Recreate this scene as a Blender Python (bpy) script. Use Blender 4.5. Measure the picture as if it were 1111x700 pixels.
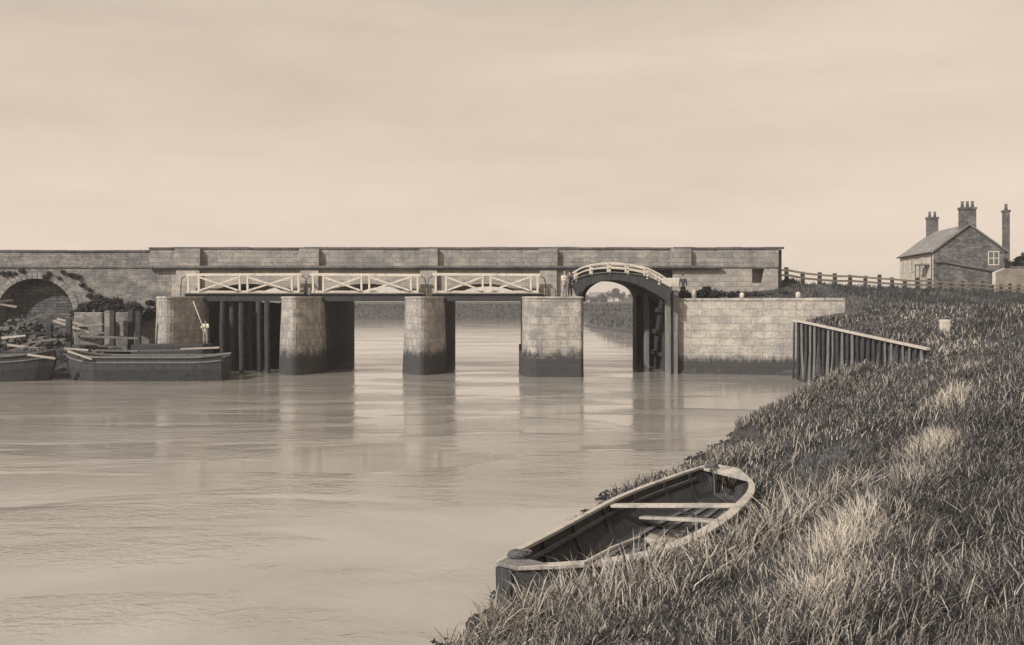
import bpy, bmesh, math, random
import numpy as np
from mathutils import Vector, Matrix, noise as mnoise

R = math.radians
random.seed(7)
rng = np.random.default_rng(11)
scene = bpy.context.scene
for o in list(bpy.data.objects):
    bpy.data.objects.remove(o)
COL = scene.collection

# ------------------------------------------------------------------ camera
EYE = 5.0
cam = bpy.data.cameras.new('camera')
cam.sensor_width = 36.0
cam.lens = 36.0 * 1000.0 / 1111.0
cam.shift_y = -23.0 / 1111.0
cam.clip_start = 0.1
cam.clip_end = 12000
cam_o = bpy.data.objects.new('camera', cam)
cam_o.location = (0, 0, EYE)
cam_o.rotation_euler = (R(90), 0, 0)
COL.objects.link(cam_o)
scene.camera = cam_o

# ------------------------------------------------------------------ light
SUN_EL, SUN_AZ = 36.0, 229.0          # azimuth the light comes FROM, clockwise from +Y
SUN_STRENGTH, SKY_STRENGTH = 4.6, 0.1
scene.view_settings.view_transform = 'Standard'
scene.view_settings.look = 'None'
scene.view_settings.gamma = 1.0
scene.view_settings.exposure = 0.0
scene.view_settings.use_curve_mapping = False
sd = bpy.data.lights.new('sun', 'SUN')
sd.energy = SUN_STRENGTH
sd.angle = R(2.0)
sd.color = (1.0, 0.95, 0.88)
so = bpy.data.objects.new('sun', sd)
az, el = R(SUN_AZ), R(SUN_EL)
to_sun = Vector((math.sin(az) * math.cos(el), math.cos(az) * math.cos(el), math.sin(el)))
so.rotation_euler = to_sun.to_track_quat('Z', 'Y').to_euler()
so.location = (-40, -40, 60)
COL.objects.link(so)

world = bpy.data.worlds.new('World')
scene.world = world
world.use_nodes = True
wt = world.node_tree
wt.nodes.clear()


class NT:
    """small node-tree writer"""
    def __init__(self, tree):
        self.t = tree

    def n(self, typ, inp=None, **attrs):
        nd = self.t.nodes.new(typ)
        for k, v in attrs.items():
            setattr(nd, k, v)
        for k, v in (inp or {}).items():
            s = nd.inputs[k]
            if isinstance(v, bpy.types.NodeSocket):
                self.t.links.new(v, s)
            else:
                if s.type == 'RGBA' and len(v) == 3:
                    v = (*v, 1)
                s.default_value = v
        return nd

    def math(self, op, a, b=0.0, clamp=False):
        return self.n('ShaderNodeMath', {0: a, 1: b}, operation=op, use_clamp=clamp).outputs[0]

    def mix(self, fac, a, b, blend='MIX'):
        nd = self.n('ShaderNodeMix', None, data_type='RGBA', blend_type=blend)
        for idx, v in ((0, fac), (6, a), (7, b)):
            if isinstance(v, bpy.types.NodeSocket):
                self.t.links.new(v, nd.inputs[idx])
            else:
                if idx and not hasattr(v, '__len__'):
                    v = (v, v, v, 1)
                if idx and len(v) == 3:
                    v = (*v, 1)
                nd.inputs[idx].default_value = v
        return nd.outputs[2]

    def noise(self, vec, scale, detail=4, rough=0.55, dist=0.0):
        return self.n('ShaderNodeTexNoise', {'Vector': vec, 'Scale': scale, 'Detail': detail,
                                             'Roughness': rough, 'Distortion': dist}).outputs['Fac']

    def ramp(self, fac, stops):
        nd = self.n('ShaderNodeValToRGB', {'Fac': fac})
        cr = nd.color_ramp
        while len(cr.elements) > 1:
            cr.elements.remove(cr.elements[-1])
        first = True
        for p, c in stops:
            if not hasattr(c, '__len__'):
                c = (c, c, c)
            e = cr.elements[0] if first else cr.elements.new(p)
            first = False
            e.position = p
            e.color = (*c[:3], 1)
        return nd.outputs[0]

    def maprange(self, v, a, b, c, d, smooth=False):
        return self.n('ShaderNodeMapRange', {0: v, 1: a, 2: b, 3: c, 4: d}, clamp=True,
                      interpolation_type='SMOOTHSTEP' if smooth else 'LINEAR').outputs[0]

    def mapping(self, vec, scale=(1, 1, 1), loc=(0, 0, 0)):
        return self.n('ShaderNodeMapping', {'Vector': vec, 'Scale': scale, 'Location': loc}).outputs[0]


# sky: hazy thin overcast seen on an old sepia plate
w = NT(wt)
sky = w.n('ShaderNodeTexSky', sky_type='NISHITA', sun_disc=False, sun_elevation=R(SUN_EL),
          sun_rotation=R(SUN_AZ), air_density=1.2, dust_density=3.0)
bw = w.n('ShaderNodeRGBToBW', {0: sky.outputs[0]}).outputs[0]
gen = w.n('ShaderNodeTexCoord').outputs['Generated']
cl = w.noise(w.mapping(gen, (1.0, 1.0, 5.5), (0.3, 0.1, 0.0)), 2.3, 6, 0.55, 0.4)
cl2 = w.noise(w.mapping(gen, (1.0, 1.0, 9.0), (2.3, 0.7, 0.4)), 1.2, 4, 0.5, 0.2)
cloud = w.math('ADD', w.maprange(cl, 0.35, 0.68, 0.0, 0.7), w.maprange(cl2, 0.4, 0.62, 0.0, 0.5))
sx = w.n('ShaderNodeSeparateXYZ', {0: gen})
up = w.maprange(sx.outputs[2], 0.0, 0.5, 0.0, 1.0)
clear = w.math('MULTIPLY', w.math('MINIMUM', bw, 7.2), 0.10)          # clear-sky share
veil = w.math('SUBTRACT', 8.05, w.math('MULTIPLY', up, 1.5))            # cloud veil, brightest low down
veil = w.math('ADD', veil, w.math('MULTIPLY', w.math('SUBTRACT', cloud, 0.6), 1.25))
cl3 = w.noise(w.mapping(gen, (1.0, 1.0, 2.5), (4.1, 1.7, 0.2)), 7.0, 6, 0.6, 0.5)
base_z = w.math('ADD', sx.outputs[2], w.math('MULTIPLY', w.math('SUBTRACT', cl, 0.5), 0.16))
veil = w.math('ADD', veil, w.maprange(base_z, 0.165, 0.125, 0.0, 0.5, True))   # brighter strip under the cloud base
veil = w.math('ADD', veil, w.math('MULTIPLY', w.math('SUBTRACT', cl3, 0.5), 1.1))
tot = w.math('ADD', clear, w.math('MULTIPLY', veil, 0.93))
skycol = w.mix(1.0, w.n('ShaderNodeCombineColor', {0: tot, 1: tot, 2: tot}).outputs[0],
               (1.0, 0.836, 0.69), 'MULTIPLY')
bg = w.n('ShaderNodeBackground', {'Color': skycol, 'Strength': SKY_STRENGTH})
w.n('ShaderNodeOutputWorld', {'Surface': bg.outputs[0]})


def ss(a, b, x):
    t = np.clip((x - a) / (b - a), 0, 1)
    return t * t * (3 - 2 * t)


def P(px, py, z=None, Y=None):
    """point seen at a photo position, at a known height or depth"""
    if Y is None:
        Y = (EYE - z) * 1000.0 / (py - 327.0)
    return Vector(((px - 555.5) * Y / 1000.0, Y, EYE + (327.0 - py) * Y / 1000.0))


# ------------------------------------------------------------------ materials
def material(name):
    m = bpy.data.materials.new(name)
    m.use_nodes = True
    m.node_tree.nodes.clear()
    return m, NT(m.node_tree)


def finish(m, t, col, rough=0.85, bump=None, strength=0.5, dist=0.03, spec=0.25, normal=None):
    inp = {'Base Color': col, 'Roughness': rough, 'Specular IOR Level': spec}
    if bump is not None:
        inp['Normal'] = t.n('ShaderNodeBump', {'Height': bump, 'Strength': strength, 'Distance': dist}).outputs[0]
    b = t.n('ShaderNodeBsdfPrincipled', inp)
    t.n('ShaderNodeOutputMaterial', {'Surface': b.outputs[0]})
    return m


def sep(v, k=1.0):
    """a warm grey of albedo v"""
    q = min(1.0, v / 0.45)
    return (v * k, v * k * (1.02 - 0.115 * q), v * k * (1.12 - 0.34 * q))


def mat_stone(name, lo, hi, bw_, rh, tide=None, mort=0.5, stain=0.6, mortar=0.012):
    m, t = material(name)
    uv = t.n('ShaderNodeUVMap').outputs[0]
    pos = t.n('ShaderNodeNewGeometry').outputs['Position']
    wob = t.n('ShaderNodeTexNoise', {'Vector': pos, 'Scale': 1.6, 'Detail': 2}).outputs['Color']
    uvw = t.n('ShaderNodeVectorMath', {0: uv, 1: t.n('ShaderNodeVectorMath', {0: wob, 1: (0.05, 0.05, 0)},
              operation='MULTIPLY').outputs[0]}, operation='ADD').outputs[0]
    br = t.n('ShaderNodeTexBrick', {'Vector': uvw, 'Color1': (0, 0, 0, 1), 'Color2': (1, 1, 1, 1),
                                    'Mortar': (0.5, 0.5, 0.5, 1), 'Scale': 1.0, 'Mortar Size': mortar,
                                    'Mortar Smooth': 0.3, 'Bias': 0.0, 'Brick Width': bw_, 'Row Height': rh},
             offset=0.45, squash=0.8, squash_frequency=3)
    var = t.n('ShaderNodeRGBToBW', {0: br.outputs['Color']}).outputs[0]
    col = t.mix(var, sep(lo), sep(hi))
    n1 = t.noise(pos, 0.9, 6, 0.65)
    n2 = t.noise(pos, 6.0, 6, 0.78)
    n3 = t.noise(t.mapping(pos, (1.3, 1.3, 0.25)), 1.4, 5, 0.65)       # rain streaks
    col = t.mix(t.maprange(n1, 0.42, 0.7, 0.0, stain), col, sep(lo * 0.42))
    col = t.mix(t.maprange(n3, 0.5, 0.72, 0.0, stain), col, sep(lo * 0.45))
    col = t.mix(t.maprange(n2, 0.47, 0.66, 0.0, 0.75), col, sep(lo * 0.42))
    col = t.mix(t.math('MULTIPLY', br.outputs['Fac'], mort), col, sep(lo * 0.3))
    pa = t.noise(t.mapping(pos, (1, 1, 1.8)), .55, 7, 0.7, 0.6)
    col = t.mix(t.maprange(pa, .52, .64, 0, .4), col, sep(min(.7, hi * 1.2)))
    col = t.mix(t.maprange(pa, .47, .38, 0, .45), col, sep(lo * .55))
    if tide is not None:
        z = t.n('ShaderNodeSeparateXYZ', {0: pos}).outputs[2]
        zz = t.math('ADD', z, t.math('MULTIPLY', t.math('SUBTRACT', t.noise(t.mapping(pos, (1, 1, .45)), 2.6, 7, 0.75), 0.5), 1.9))
        col = t.mix(t.maprange(zz, tide + 0.35, tide - 0.25, 0.0, 0.95), col,
                    t.mix(n2, sep(0.022), sep(0.06)))
    h = t.math('ADD', t.math('MULTIPLY', br.outputs['Fac'], -0.8),
               t.math('ADD', t.math('MULTIPLY', n2, 0.9), t.math('MULTIPLY', var, 0.35)))
    return finish(m, t, col, 0.9, h, 0.7, 0.035)


def mat_wood(name, lo, hi, axis_scale=(6, 6, 0.7), worn=0.5, rough=0.75):
    m, t = material(name)
    co = t.n('ShaderNodeTexCoord').outputs['Object']
    g = t.noise(t.mapping(co, axis_scale), 3.0, 5, 0.65, 0.3)
    n = t.noise(co, 2.2, 4, 0.6)
    col = t.mix(t.maprange(g, 0.32, 0.68, 0, 1), sep(lo), sep(hi))
    col = t.mix(t.maprange(n, 0.5, 0.75, 0, worn), col, sep(lo * 0.6))
    return finish(m, t, col, rough, g, 0.5, 0.015)


M = {}
M['ashlar'] = mat_stone('pier_ashlar', 0.30, 0.48, 1.25, 0.50, tide=1.55, mort=0.75, stain=0.55)
M['ashlar_wall'] = mat_stone('wing_wall_ashlar', 0.38, 0.52, 1.35, 0.50, tide=1.1, mort=0.7, stain=0.5)
M['parapet'] = mat_stone('parapet_stone', 0.26, 0.38, 1.1, 0.34, mort=0.6, stain=0.6)
M['pale_stone'] = mat_stone('pale_stone', 0.36, 0.48, 0.9, 0.38, mort=0.5, stain=0.4)
M['old_brick'] = mat_stone('old_brickwork', 0.20, 0.36, 0.46, 0.15, mort=0.55, stain=0.75, mortar=0.014)
M['shaded_stone'] = mat_stone('shaded_vault_stone', 0.07, 0.11, 0.8, 0.3, tide=1.7, mort=0.6, stain=0.6)  # shade under the bridge and in the lock put into the stone colour
M['infill'] = mat_stone('rough_infill', 0.09, 0.20, 0.55, 0.22, mort=0.7, stain=0.7, mortar=0.03)
M['cornice'] = mat_stone('weathered_coping', 0.12, 0.20, 1.6, 2.0, mort=0.5, stain=0.6)
M['house_brick'] = mat_stone('house_brick', 0.08, 0.24, 0.42, 0.16, mort=0.2, stain=0.5)
M['slate'] = mat_stone('slate_roof', 0.20, 0.30, 0.5, 0.28, mort=0.5, stain=0.4)
M['limewash'] = mat_stone('limewash', 0.50, 0.62, 3.0, 2.0, mort=0.1, stain=0.25)
M['white'] = mat_wood('white_paint', 0.44, 0.70, worn=0.7)
M['tar'] = mat_wood('tarred_timber', 0.025, 0.07)
M['timber'] = mat_wood('weathered_timber', 0.10, 0.24)
M['pale_timber'] = mat_wood('bleached_timber', 0.34, 0.52)
M['boat_in'] = mat_wood('boat_inside', 0.018, 0.05, (1.2, 7, 7))
M['boat_out'] = mat_wood('boat_outside', 0.03, 0.09, (1.2, 7, 7))
M['gunwale'] = mat_wood('bleached_gunwale', 0.26, 0.56, (4, 14, 14), worn=1.0)
M['boards'] = mat_wood('dirty_bottom_boards', 0.06, 0.17, (1.2, 7, 7), worn=.8)
M['glass'] = None


def mat_plain(name, lo, hi, scale=4.0, rough=0.9, bumpd=0.02):
    m, t = material(name)
    co = t.n('ShaderNodeTexCoord').outputs['Object']
    n = t.noise(co, scale, 5, 0.65)
    return finish(m, t, t.mix(t.maprange(n, 0.3, 0.7, 0, 1), sep(lo), sep(hi)), rough, n, 0.6, bumpd)


M['skin'] = mat_plain('skin', 0.30, 0.36, 8, 0.6, 0.002)
M['shirt'] = mat_plain('pale_cloth', 0.55, 0.68, 9, 0.95, 0.01)
M['dark_cloth'] = mat_plain('dark_cloth', 0.04, 0.07, 9, 0.95, 0.01)
M['grey_cloth'] = mat_plain('grey_cloth', 0.22, 0.30, 9, 0.95, 0.01)
M['rope'] = mat_plain('rope', 0.05, 0.14, 30, 0.95, 0.01)
M['rubble'] = mat_plain('rubble', 0.05, 0.20, 3, 0.95, 0.05)
M['clay'] = mat_plain('chimney_pot_clay', 0.10, 0.15, 5)
M['iron'] = mat_plain('iron', 0.03, 0.06, 10, 0.6)
M['slat'] = mat_plain('silt', 0.06, 0.50, 5.0, 0.8, 0.02)
mg, tg = material('window_glass')
M['glass'] = finish(mg, tg, sep(0.10), 0.08, spec=0.6)


def mat_leaf(name):
    m, t = material(name)
    a = t.n('ShaderNodeAttribute', attribute_name='tone').outputs['Fac']
    col = t.ramp(a, [(0.0, sep(0.022)), (0.3, sep(0.06)), (0.6, sep(0.16)), (0.85, sep(0.40)), (1.0, sep(0.60))])
    d = t.n('ShaderNodeBsdfPrincipled', {'Base Color': col, 'Roughness': 0.65, 'Specular IOR Level': 0.25})
    tr = t.n('ShaderNodeBsdfTranslucent', {'Color': col})
    mx = t.n('ShaderNodeMixShader', {0: 0.25, 1: d.outputs[0], 2: tr.outputs[0]})
    t.n('ShaderNodeOutputMaterial', {'Surface': mx.outputs[0]})
    return m


M['leaf'] = mat_leaf('grass_blades')
HAZE = 0.0005  # thin haze added to lift the blacks; also pales the far bank
m, t = material('tone_lift_haze')
pv = t.n('ShaderNodeVolumePrincipled', {'Color': (0.95, 0.93, 0.91, 1), 'Density': HAZE, 'Anisotropy': 0.1})
t.n('ShaderNodeOutputMaterial', {'Volume': pv.outputs[0]})
M['haze'] = m


# ------------------------------------------------------------------ tags, mesh builder
def tag(o, label=None, cat=None, group=None, kind=None):
    if label:
        o['label'] = label
    if cat:
        o['category'] = cat
    if group:
        o['group'] = group
    if kind:
        o['kind'] = kind
    return o


def thing(name, loc, label, cat, group=None):
    o = bpy.data.objects.new(name, None)
    o.empty_display_size = 0.3
    o.location = loc
    COL.objects.link(o)
    return tag(o, label, cat, group)


def wloc(o):
    v = Vector((0, 0, 0))
    while o is not None:
        v = v + o.location
        o = o.parent
    return v


class MB:
    def __init__(self):
        self.v, self.f = [], []

    def add(self, vs, fs):
        k = len(self.v)
        self.v += [Vector(p) for p in vs]
        self.f += [tuple(i + k for i in f) for f in fs]
        return self

    def box(self, x0, x1, y0, y1, z0, z1):
        vs = [(x, y, z) for z in (z0, z1) for (x, y) in ((x0, y0), (x1, y0), (x1, y1), (x0, y1))]
        return self.add(vs, [(3, 2, 1, 0), (4, 5, 6, 7), (0, 1, 5, 4), (1, 2, 6, 5), (2, 3, 7, 6), (3, 0, 4, 7)])

    def bar(self, a, b, w_, h_, up=(0, 0, 1), jit=0.0):
        a, b = Vector(a), Vector(b)
        d = (b - a).normalized()
        s = d.cross(Vector(up))
        if s.length < 1e-4:
            s = d.cross(Vector((1, 0, 0)))
        s.normalize()
        u = s.cross(d).normalized()
        vs = []
        for p in (a, b):
            for (i, j) in ((-1, -1), (1, -1), (1, 1), (-1, 1)):
                q = p + s * (i * w_ / 2) + u * (j * h_ / 2)
                if jit:
                    q += Vector((random.uniform(-jit, jit), random.uniform(-jit, jit), random.uniform(-jit, jit)))
                vs.append(q)
        return self.add(vs, [(3, 2, 1, 0), (4, 5, 6, 7), (0, 1, 5, 4), (1, 2, 6, 5), (2, 3, 7, 6), (3, 0, 4, 7)])

    def prism(self, outline, z0, z1, batter=0.0, centre=None):
        """outline counter-clockwise in plan; batter widens the foot"""
        c = centre or (sum(p[0] for p in outline) / len(outline), sum(p[1] for p in outline) / len(outline))
        n = len(outline)
        vs = []
        for z, k in ((z0, batter), (z1, 0.0)):
            for (x, y) in outline:
                d = Vector((x - c[0], y - c[1]))
                q = d + d.normalized() * k
                vs.append((c[0] + q.x, c[1] + q.y, z))
        fs = [tuple(range(n - 1, -1, -1)), tuple(range(n, 2 * n))]
        fs += [(i, (i + 1) % n, n + (i + 1) % n, n + i) for i in range(n)]
        return self.add(vs, fs)

    def loft(self, rings, closed=True, caps=True):
        n = len(rings[0])
        vs = [p for r in rings for p in r]
        fs = []
        for k in range(len(rings) - 1):
            for i in range(n if closed else n - 1):
                j = (i + 1) % n
                fs.append((k * n + i, k * n + j, (k + 1) * n + j, (k + 1) * n + i))
        if caps and closed:
            fs.append(tuple(range(n - 1, -1, -1)))
            fs.append(tuple((len(rings) - 1) * n + i for i in range(n)))
        return self.add(vs, fs)

    def tube(self, pts, rad, n=8, jit=0.0):
        pts = [Vector(p) for p in pts]
        rings = []
        for k, p in enumerate(pts):
            d = (pts[min(k + 1, len(pts) - 1)] - pts[max(k - 1, 0)]).normalized()
            a = d.cross(Vector((0, 0, 1)) if abs(d.z) < 0.9 else Vector((0, 1, 0)))
            a.normalize()
            b = d.cross(a)
            r = rad[k] if hasattr(rad, '__len__') else rad
            rings.append([p + (a * math.cos(2 * math.pi * i / n) + b * math.sin(2 * math.pi * i / n)) *
                          (r * (1 + random.uniform(-jit, jit))) for i in range(n)])
        return self.loft(rings)

    def build(self, name, mat, parent=None, bevel=0.0, smooth=False, label=None):
        base = wloc(parent) if parent else Vector((0, 0, 0))
        xs = [p.x for p in self.v]; ys = [p.y for p in self.v]; zs = [p.z for p in self.v]
        org = Vector(((min(xs) + max(xs)) / 2, (min(ys) + max(ys)) / 2, min(zs)))
        me = bpy.data.meshes.new(name)
        me.from_pydata([p - org for p in self.v], [], self.f)
        bm = bmesh.new()
        bm.from_mesh(me)
        bmesh.ops.recalc_face_normals(bm, faces=bm.faces)
        uvl = bm.loops.layers.uv.new('UVMap')
        for f in bm.faces:
            nn = f.normal
            for l in f.loops:
                p = l.vert.co + org
                if abs(nn.z) > 0.85:
                    l[uvl].uv = (p.x, p.y)
                else:
                    tx = Vector((-nn.y, nn.x, 0)).normalized()
                    l[uvl].uv = (p.dot(tx) + 0.37, p.z)
            f.smooth = smooth
        bm.to_mesh(me)
        bm.free()
        if mat is not None:
            me.materials.append(mat)
        o = bpy.data.objects.new(name, me)
        COL.objects.link(o)
        if parent:
            o.parent = parent
        o.location = org - base
        if bevel:
            bv = o.modifiers.new('bevel', 'BEVEL')
            bv.width = bevel
            bv.segments = 2
            bv.limit_method = 'ANGLE'
        if label:
            o['label'] = label
        return o


def npmesh(name, verts, loops, starts, mat, parent=None, tone=None, smooth=False):
    """fast mesh from arrays"""
    me = bpy.data.meshes.new(name)
    me.vertices.add(len(verts))
    me.vertices.foreach_set('co', np.asarray(verts, np.float32).ravel())
    me.loops.add(len(loops))
    me.loops.foreach_set('vertex_index', np.asarray(loops, np.int32))
    me.polygons.add(len(starts))
    me.polygons.foreach_set('loop_start', np.asarray(starts, np.int32))
    me.update(calc_edges=True)
    if smooth:
        me.polygons.foreach_set('use_smooth', np.ones(len(starts), bool))
    if tone is not None:
        a = me.attributes.new('tone', 'FLOAT', 'POINT')
        a.data.foreach_set('value', np.asarray(tone, np.float32))
    me.materials.append(mat)
    o = bpy.data.objects.new(name, me)
    COL.objects.link(o)
    if parent:
        o.parent = parent
    return o


# ------------------------------------------------------------------ terrain
SHORE = np.array([
    (-14, -12), (-9.0, -2), (-4.2, 7.0), (-1.0, 13.2), (-0.2, 15.0), (0.9, 19.0), (2.4, 23.6), (4.9, 27.3), (8.4, 34.5),
    (13.2, 43.5), (16.2, 50.5), (18.0, 56.0), (18.5, 58.8), (18.9, 62.2), (11.5, 64.0), (11.6, 84), (15, 89), (19.5, 100), (18.5, 143),
    (14.8, 185), (19, 215), (60, 243), (240, 247), (240, 262), (60, 258), (20, 255), (-60, 257), (-160, 262),
    (-200, 200), (-60, 112), (-31, 92), (-25, 80), (-25.5, 61.5), (-32, 59.0), (-70, 50), (-120, 10), (-140, -60), (-20, -60)], float)
PAL0, PAL1 = np.array([17.8, 58.2]), np.array([21.7, 48.0])
PALZ0, PALZ1 = 3.75, 2.45
CREST0, CREST1 = np.array([19.5, 70.0]), np.array([147.0, 182.0])


def seg_dist(X, Y, a, b):
    d = b - a
    t = np.clip(((X - a[0]) * d[0] + (Y - a[1]) * d[1]) / (d @ d), 0, 1)
    return np.hypot(X - a[0] - t * d[0], Y - a[1] - t * d[1])


def shore_d(X, Y):
    """signed distance to the river's edge, positive on land"""
    best = np.full(X.shape, 1e9)
    inside = np.zeros(X.shape, bool)
    n = len(SHORE)
    for i in range(n):
        a, b = SHORE[i], SHORE[(i + 1) % n]
        best = np.minimum(best, seg_dist(X, Y, a, b))
        c = (a[1] > Y) != (b[1] > Y)
        if a[1] != b[1]:
            c &= X < (b[0] - a[0]) * (Y - a[1]) / (b[1] - a[1]) + a[0]
            inside ^= c
    return np.where(inside, -best, best)


BOAT_A, BOAT_B = np.array([0.2, 15.2]), np.array([4.6, 21.0])


def lump(X, Y, s, seed):
    v = np.zeros(X.shape)
    r = np.random.default_rng(seed)
    for k in range(7):
        a = r.uniform(0, 2 * math.pi)
        f = s * r.uniform(0.6, 1.9)
        v += np.sin((X * math.cos(a) + Y * math.sin(a)) * f + r.uniform(0, 6.28)) / 7
    return v


def height(X, Y, d=None):
    X = np.asarray(X, float); Y = np.asarray(Y, float)
    if d is None:
        d = shore_d(X, Y)
    d = d + 0.35 * lump(X, Y, 1.7, 3) + 0.2 * lump(X, Y, 4.1, 4)
    far = ss(180, 230, Y)
    left = ss(-10, -20, X)
    cap = 3.15 + 0.006 * np.clip(d, 0, 60)
    cap = cap * (1 - far) + 4.55 * far
    slope = 0.46 * (1 - far) + 0.16 * far
    bank = cap * (1 - np.exp(-np.clip(d, 0, None) * slope / cap * 1.25))
    near = 1 - ss(30, 46, Y)
    soft = cap * (1 - np.exp(-(np.clip(d, 0, None) / 6.3) ** 1.55))
    bank = np.where(X > -9, bank * (1 - near) + soft * near, bank)
    # embankment carrying the road away from the bridge
    u = (CREST1 - CREST0) / np.linalg.norm(CREST1 - CREST0)
    nrm = np.array([u[1], -u[0]])
    s = (X - CREST0[0]) * u[0] + (Y - CREST0[1]) * u[1]
    q = (X - CREST0[0]) * nrm[0] + (Y - CREST0[1]) * nrm[1]        # >0 on the camera's side
    top = 6.42 - 0.014 * np.clip(s, 0, 90) + 0.012 * np.clip(s, -60, 0)
    emb = top - 0.245 * np.clip(q - 1.2, 0, None) - 0.05 * np.clip(-q - 40, 0, 60)
    emb = np.where((X > 8) & (Y < 330), emb, -5)
    emb = np.minimum(emb, 0.55 * np.clip(d, 0, None) + 0.3)
    # filled ground behind the wing wall and behind the timber palisade
    wl = Y - (64.4 - (X - 11.5) * 0.24)
    fill = np.where((wl > 0) & (X > 11.8) & (X < 30) & (Y < 86), 5.0 + 0.26 * np.clip(wl - 0.8, 0, 6), -5)
    fill = np.minimum(fill, top + 0.2)
    fill = np.where(X > 21.5, fill - 1.2 * np.clip(X - 21.5, 0, None), fill)
    pd = (PAL1 - PAL0) / np.linalg.norm(PAL1 - PAL0)
    pn = np.array([-pd[1], pd[0]])
    pt = (X - PAL0[0]) * pd[0] + (Y - PAL0[1]) * pd[1]
    pq = (X - PAL0[0]) * pn[0] + (Y - PAL0[1]) * pn[1]
    L = np.linalg.norm(PAL1 - PAL0)
    pz = PALZ0 + (PALZ1 - PALZ0) * np.clip(pt / L, 0, 1) - 0.15
    pf = np.where((pq > 0.12) & (pt > -0.4) & (pt < L + 0.5) & (wl < 0.3), pz + 0.17 * pq, -5)
    h = np.maximum.reduce([bank, emb, fill, np.minimum(pf, 4.5)])
    # trodden mud strip in front of the palisade
    front = (pq <= 0.12) & (pt > -6) & (pt < L + 7) & (pq > -6)
    h = np.where(front, np.minimum(h, 0.30 * np.clip(d, 0, None) + 0.16 * np.clip(pt - L, 0, None)), h)
    # ground lumps
    h = h + ss(0.3, 3, d) * (0.10 * lump(X, Y, 0.9, 5) + 0.05 * lump(X, Y, 3.0, 6)) * (1 - 0.5 * far)
    # boat bed
    bd = seg_dist(X, Y, BOAT_A, BOAT_B)
    h = np.where(bd < 3.6, np.minimum(h, 0.02 + 0.42 * ss(1.1, 2.0, bd) + 0.16 * np.clip(bd - 1.6, 0, None) + 1.2 * ss(2.6, 3.6, bd)), h)
    h = np.where(d < 0, np.maximum(-1.6, d * 0.45), h)
    return h


def axis(parts):
    out = []
    for a, b, st in parts:
        out += list(np.arange(a, b, st))
    return np.array(out + [parts[-1][1]])


gx = axis([(-5000, -600, 800), (-600, -100, 60), (-100, -40, 6), (-40, -14, 1.0), (-14, 26, 0.36), (26, 70, 1.1), (70, 160, 6), (160, 600, 50), (600, 5000, 800)])
gy = axis([(-400, -40, 60), (-40, 0, 3), (0, 68, 0.36), (68, 120, 1.2), (120, 300, 3.0), (300, 700, 40), (700, 8000, 900)])
GX, GY = np.meshgrid(gx, gy)
GZ = height(GX, GY)
nx, ny = len(gx), len(gy)
idx = np.arange(nx * ny).reshape(ny, nx)
quads = np.stack([idx[:-1, :-1], idx[:-1, 1:], idx[1:, 1:], idx[1:, :-1]], -1).reshape(-1, 4)

m, t = material('bank_soil_and_turf')
pos = t.n('ShaderNodeNewGeometry').outputs['Position']
z = t.n('ShaderNodeSeparateXYZ', {0: pos}).outputs[2]
a1 = t.noise(pos, 0.35, 6, 0.65)
a2 = t.noise(pos, 9.0, 8, 0.8)
col = t.mix(t.maprange(a2, 0.42, 0.62, 0, 1), sep(0.02), sep(0.15))
col = t.mix(t.maprange(a1, 0.5, 0.7, 0, 0.45), col, sep(0.20))
col = t.mix(t.maprange(t.math('ADD', z, t.math('MULTIPLY', a2, 0.3)), 0.55, 0.2, 0, 1), col,
            t.mix(a2, sep(0.025), sep(0.09)))
M['soil'] = finish(m, t, col, 0.95, a2, 0.8, 0.12)
ground = npmesh('ground', np.stack([GX, GY, GZ], -1).reshape(-1, 3), quads.ravel(), np.arange(len(quads)) * 4, M['soil'], smooth=True)
tag(ground, kind='structure')

# river
m, t = material('silty_river_water')
pos = t.n('ShaderNodeNewGeometry').outputs['Position']
w1 = t.noise(t.mapping(pos, (0.55, 1.0, 1)), 2.2, 4, 0.6, 0.6)
w2 = t.noise(t.mapping(pos, (0.7, 1.0, 1)), 7.5, 3, 0.6, 0.4)
gust = t.noise(t.mapping(pos, (0.10, 0.28, 1)), 1.0, 3, 0.5, 0.5)
amp = t.maprange(gust, 0.45, 0.64, 0.16, 1.6)
pool = t.maprange(t.n('ShaderNodeSeparateXYZ', {0: pos}).outputs[1], 66, 82, 1.0, 0.25)   # held-back pool above the sluice lies calmer
amp = t.math('MULTIPLY', amp, pool)
hgt = t.math('MULTIPLY', t.math('ADD', w1, t.math('MULTIPLY', w2, 0.5)), amp)
silt = t.noise(t.mapping(pos, (0.12, 0.22, 1)), 1.0, 4, 0.6, 0.8)
wcol = t.mix(t.maprange(silt, 0.35, 0.7, 0, 1), (0.27, 0.252, 0.228), (0.36, 0.337, 0.306))
bmp = t.n('ShaderNodeBump', {'Height': hgt, 'Strength': 0.4, 'Distance': 0.07}).outputs[0]
pb = t.n('ShaderNodeBsdfPrincipled', {'Base Color': wcol, 'Roughness': 0.05, 'IOR': 1.8, 'Specular IOR Level': 0.5, 'Normal': bmp})
t.n('ShaderNodeOutputMaterial', {'Surface': pb.outputs[0]})
M['water'] = m
wb = MB()
wb.add([(-400, -150, 0), (400, -150, 0), (400, 320, 0), (-400, 320, 0)], [(0, 1, 2, 3)])
river = wb.build('river', M['water'])
tag(river, kind='structure')

hb_ = MB()
hb_.box(-6000, 6000, -500, 9000, -2.8, 18.5)
tag(hb_.build('haze', M['haze']), kind='stuff')

# ------------------------------------------------------------------ the bridge
YF, YM, YB = 66.5, 70.0, 79.0
bridge = thing('sluice_bridge', (-10, YF, 0), 'long stone sluice bridge with flat parapet, pilasters and pointed piers across the river', 'bridge')
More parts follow.
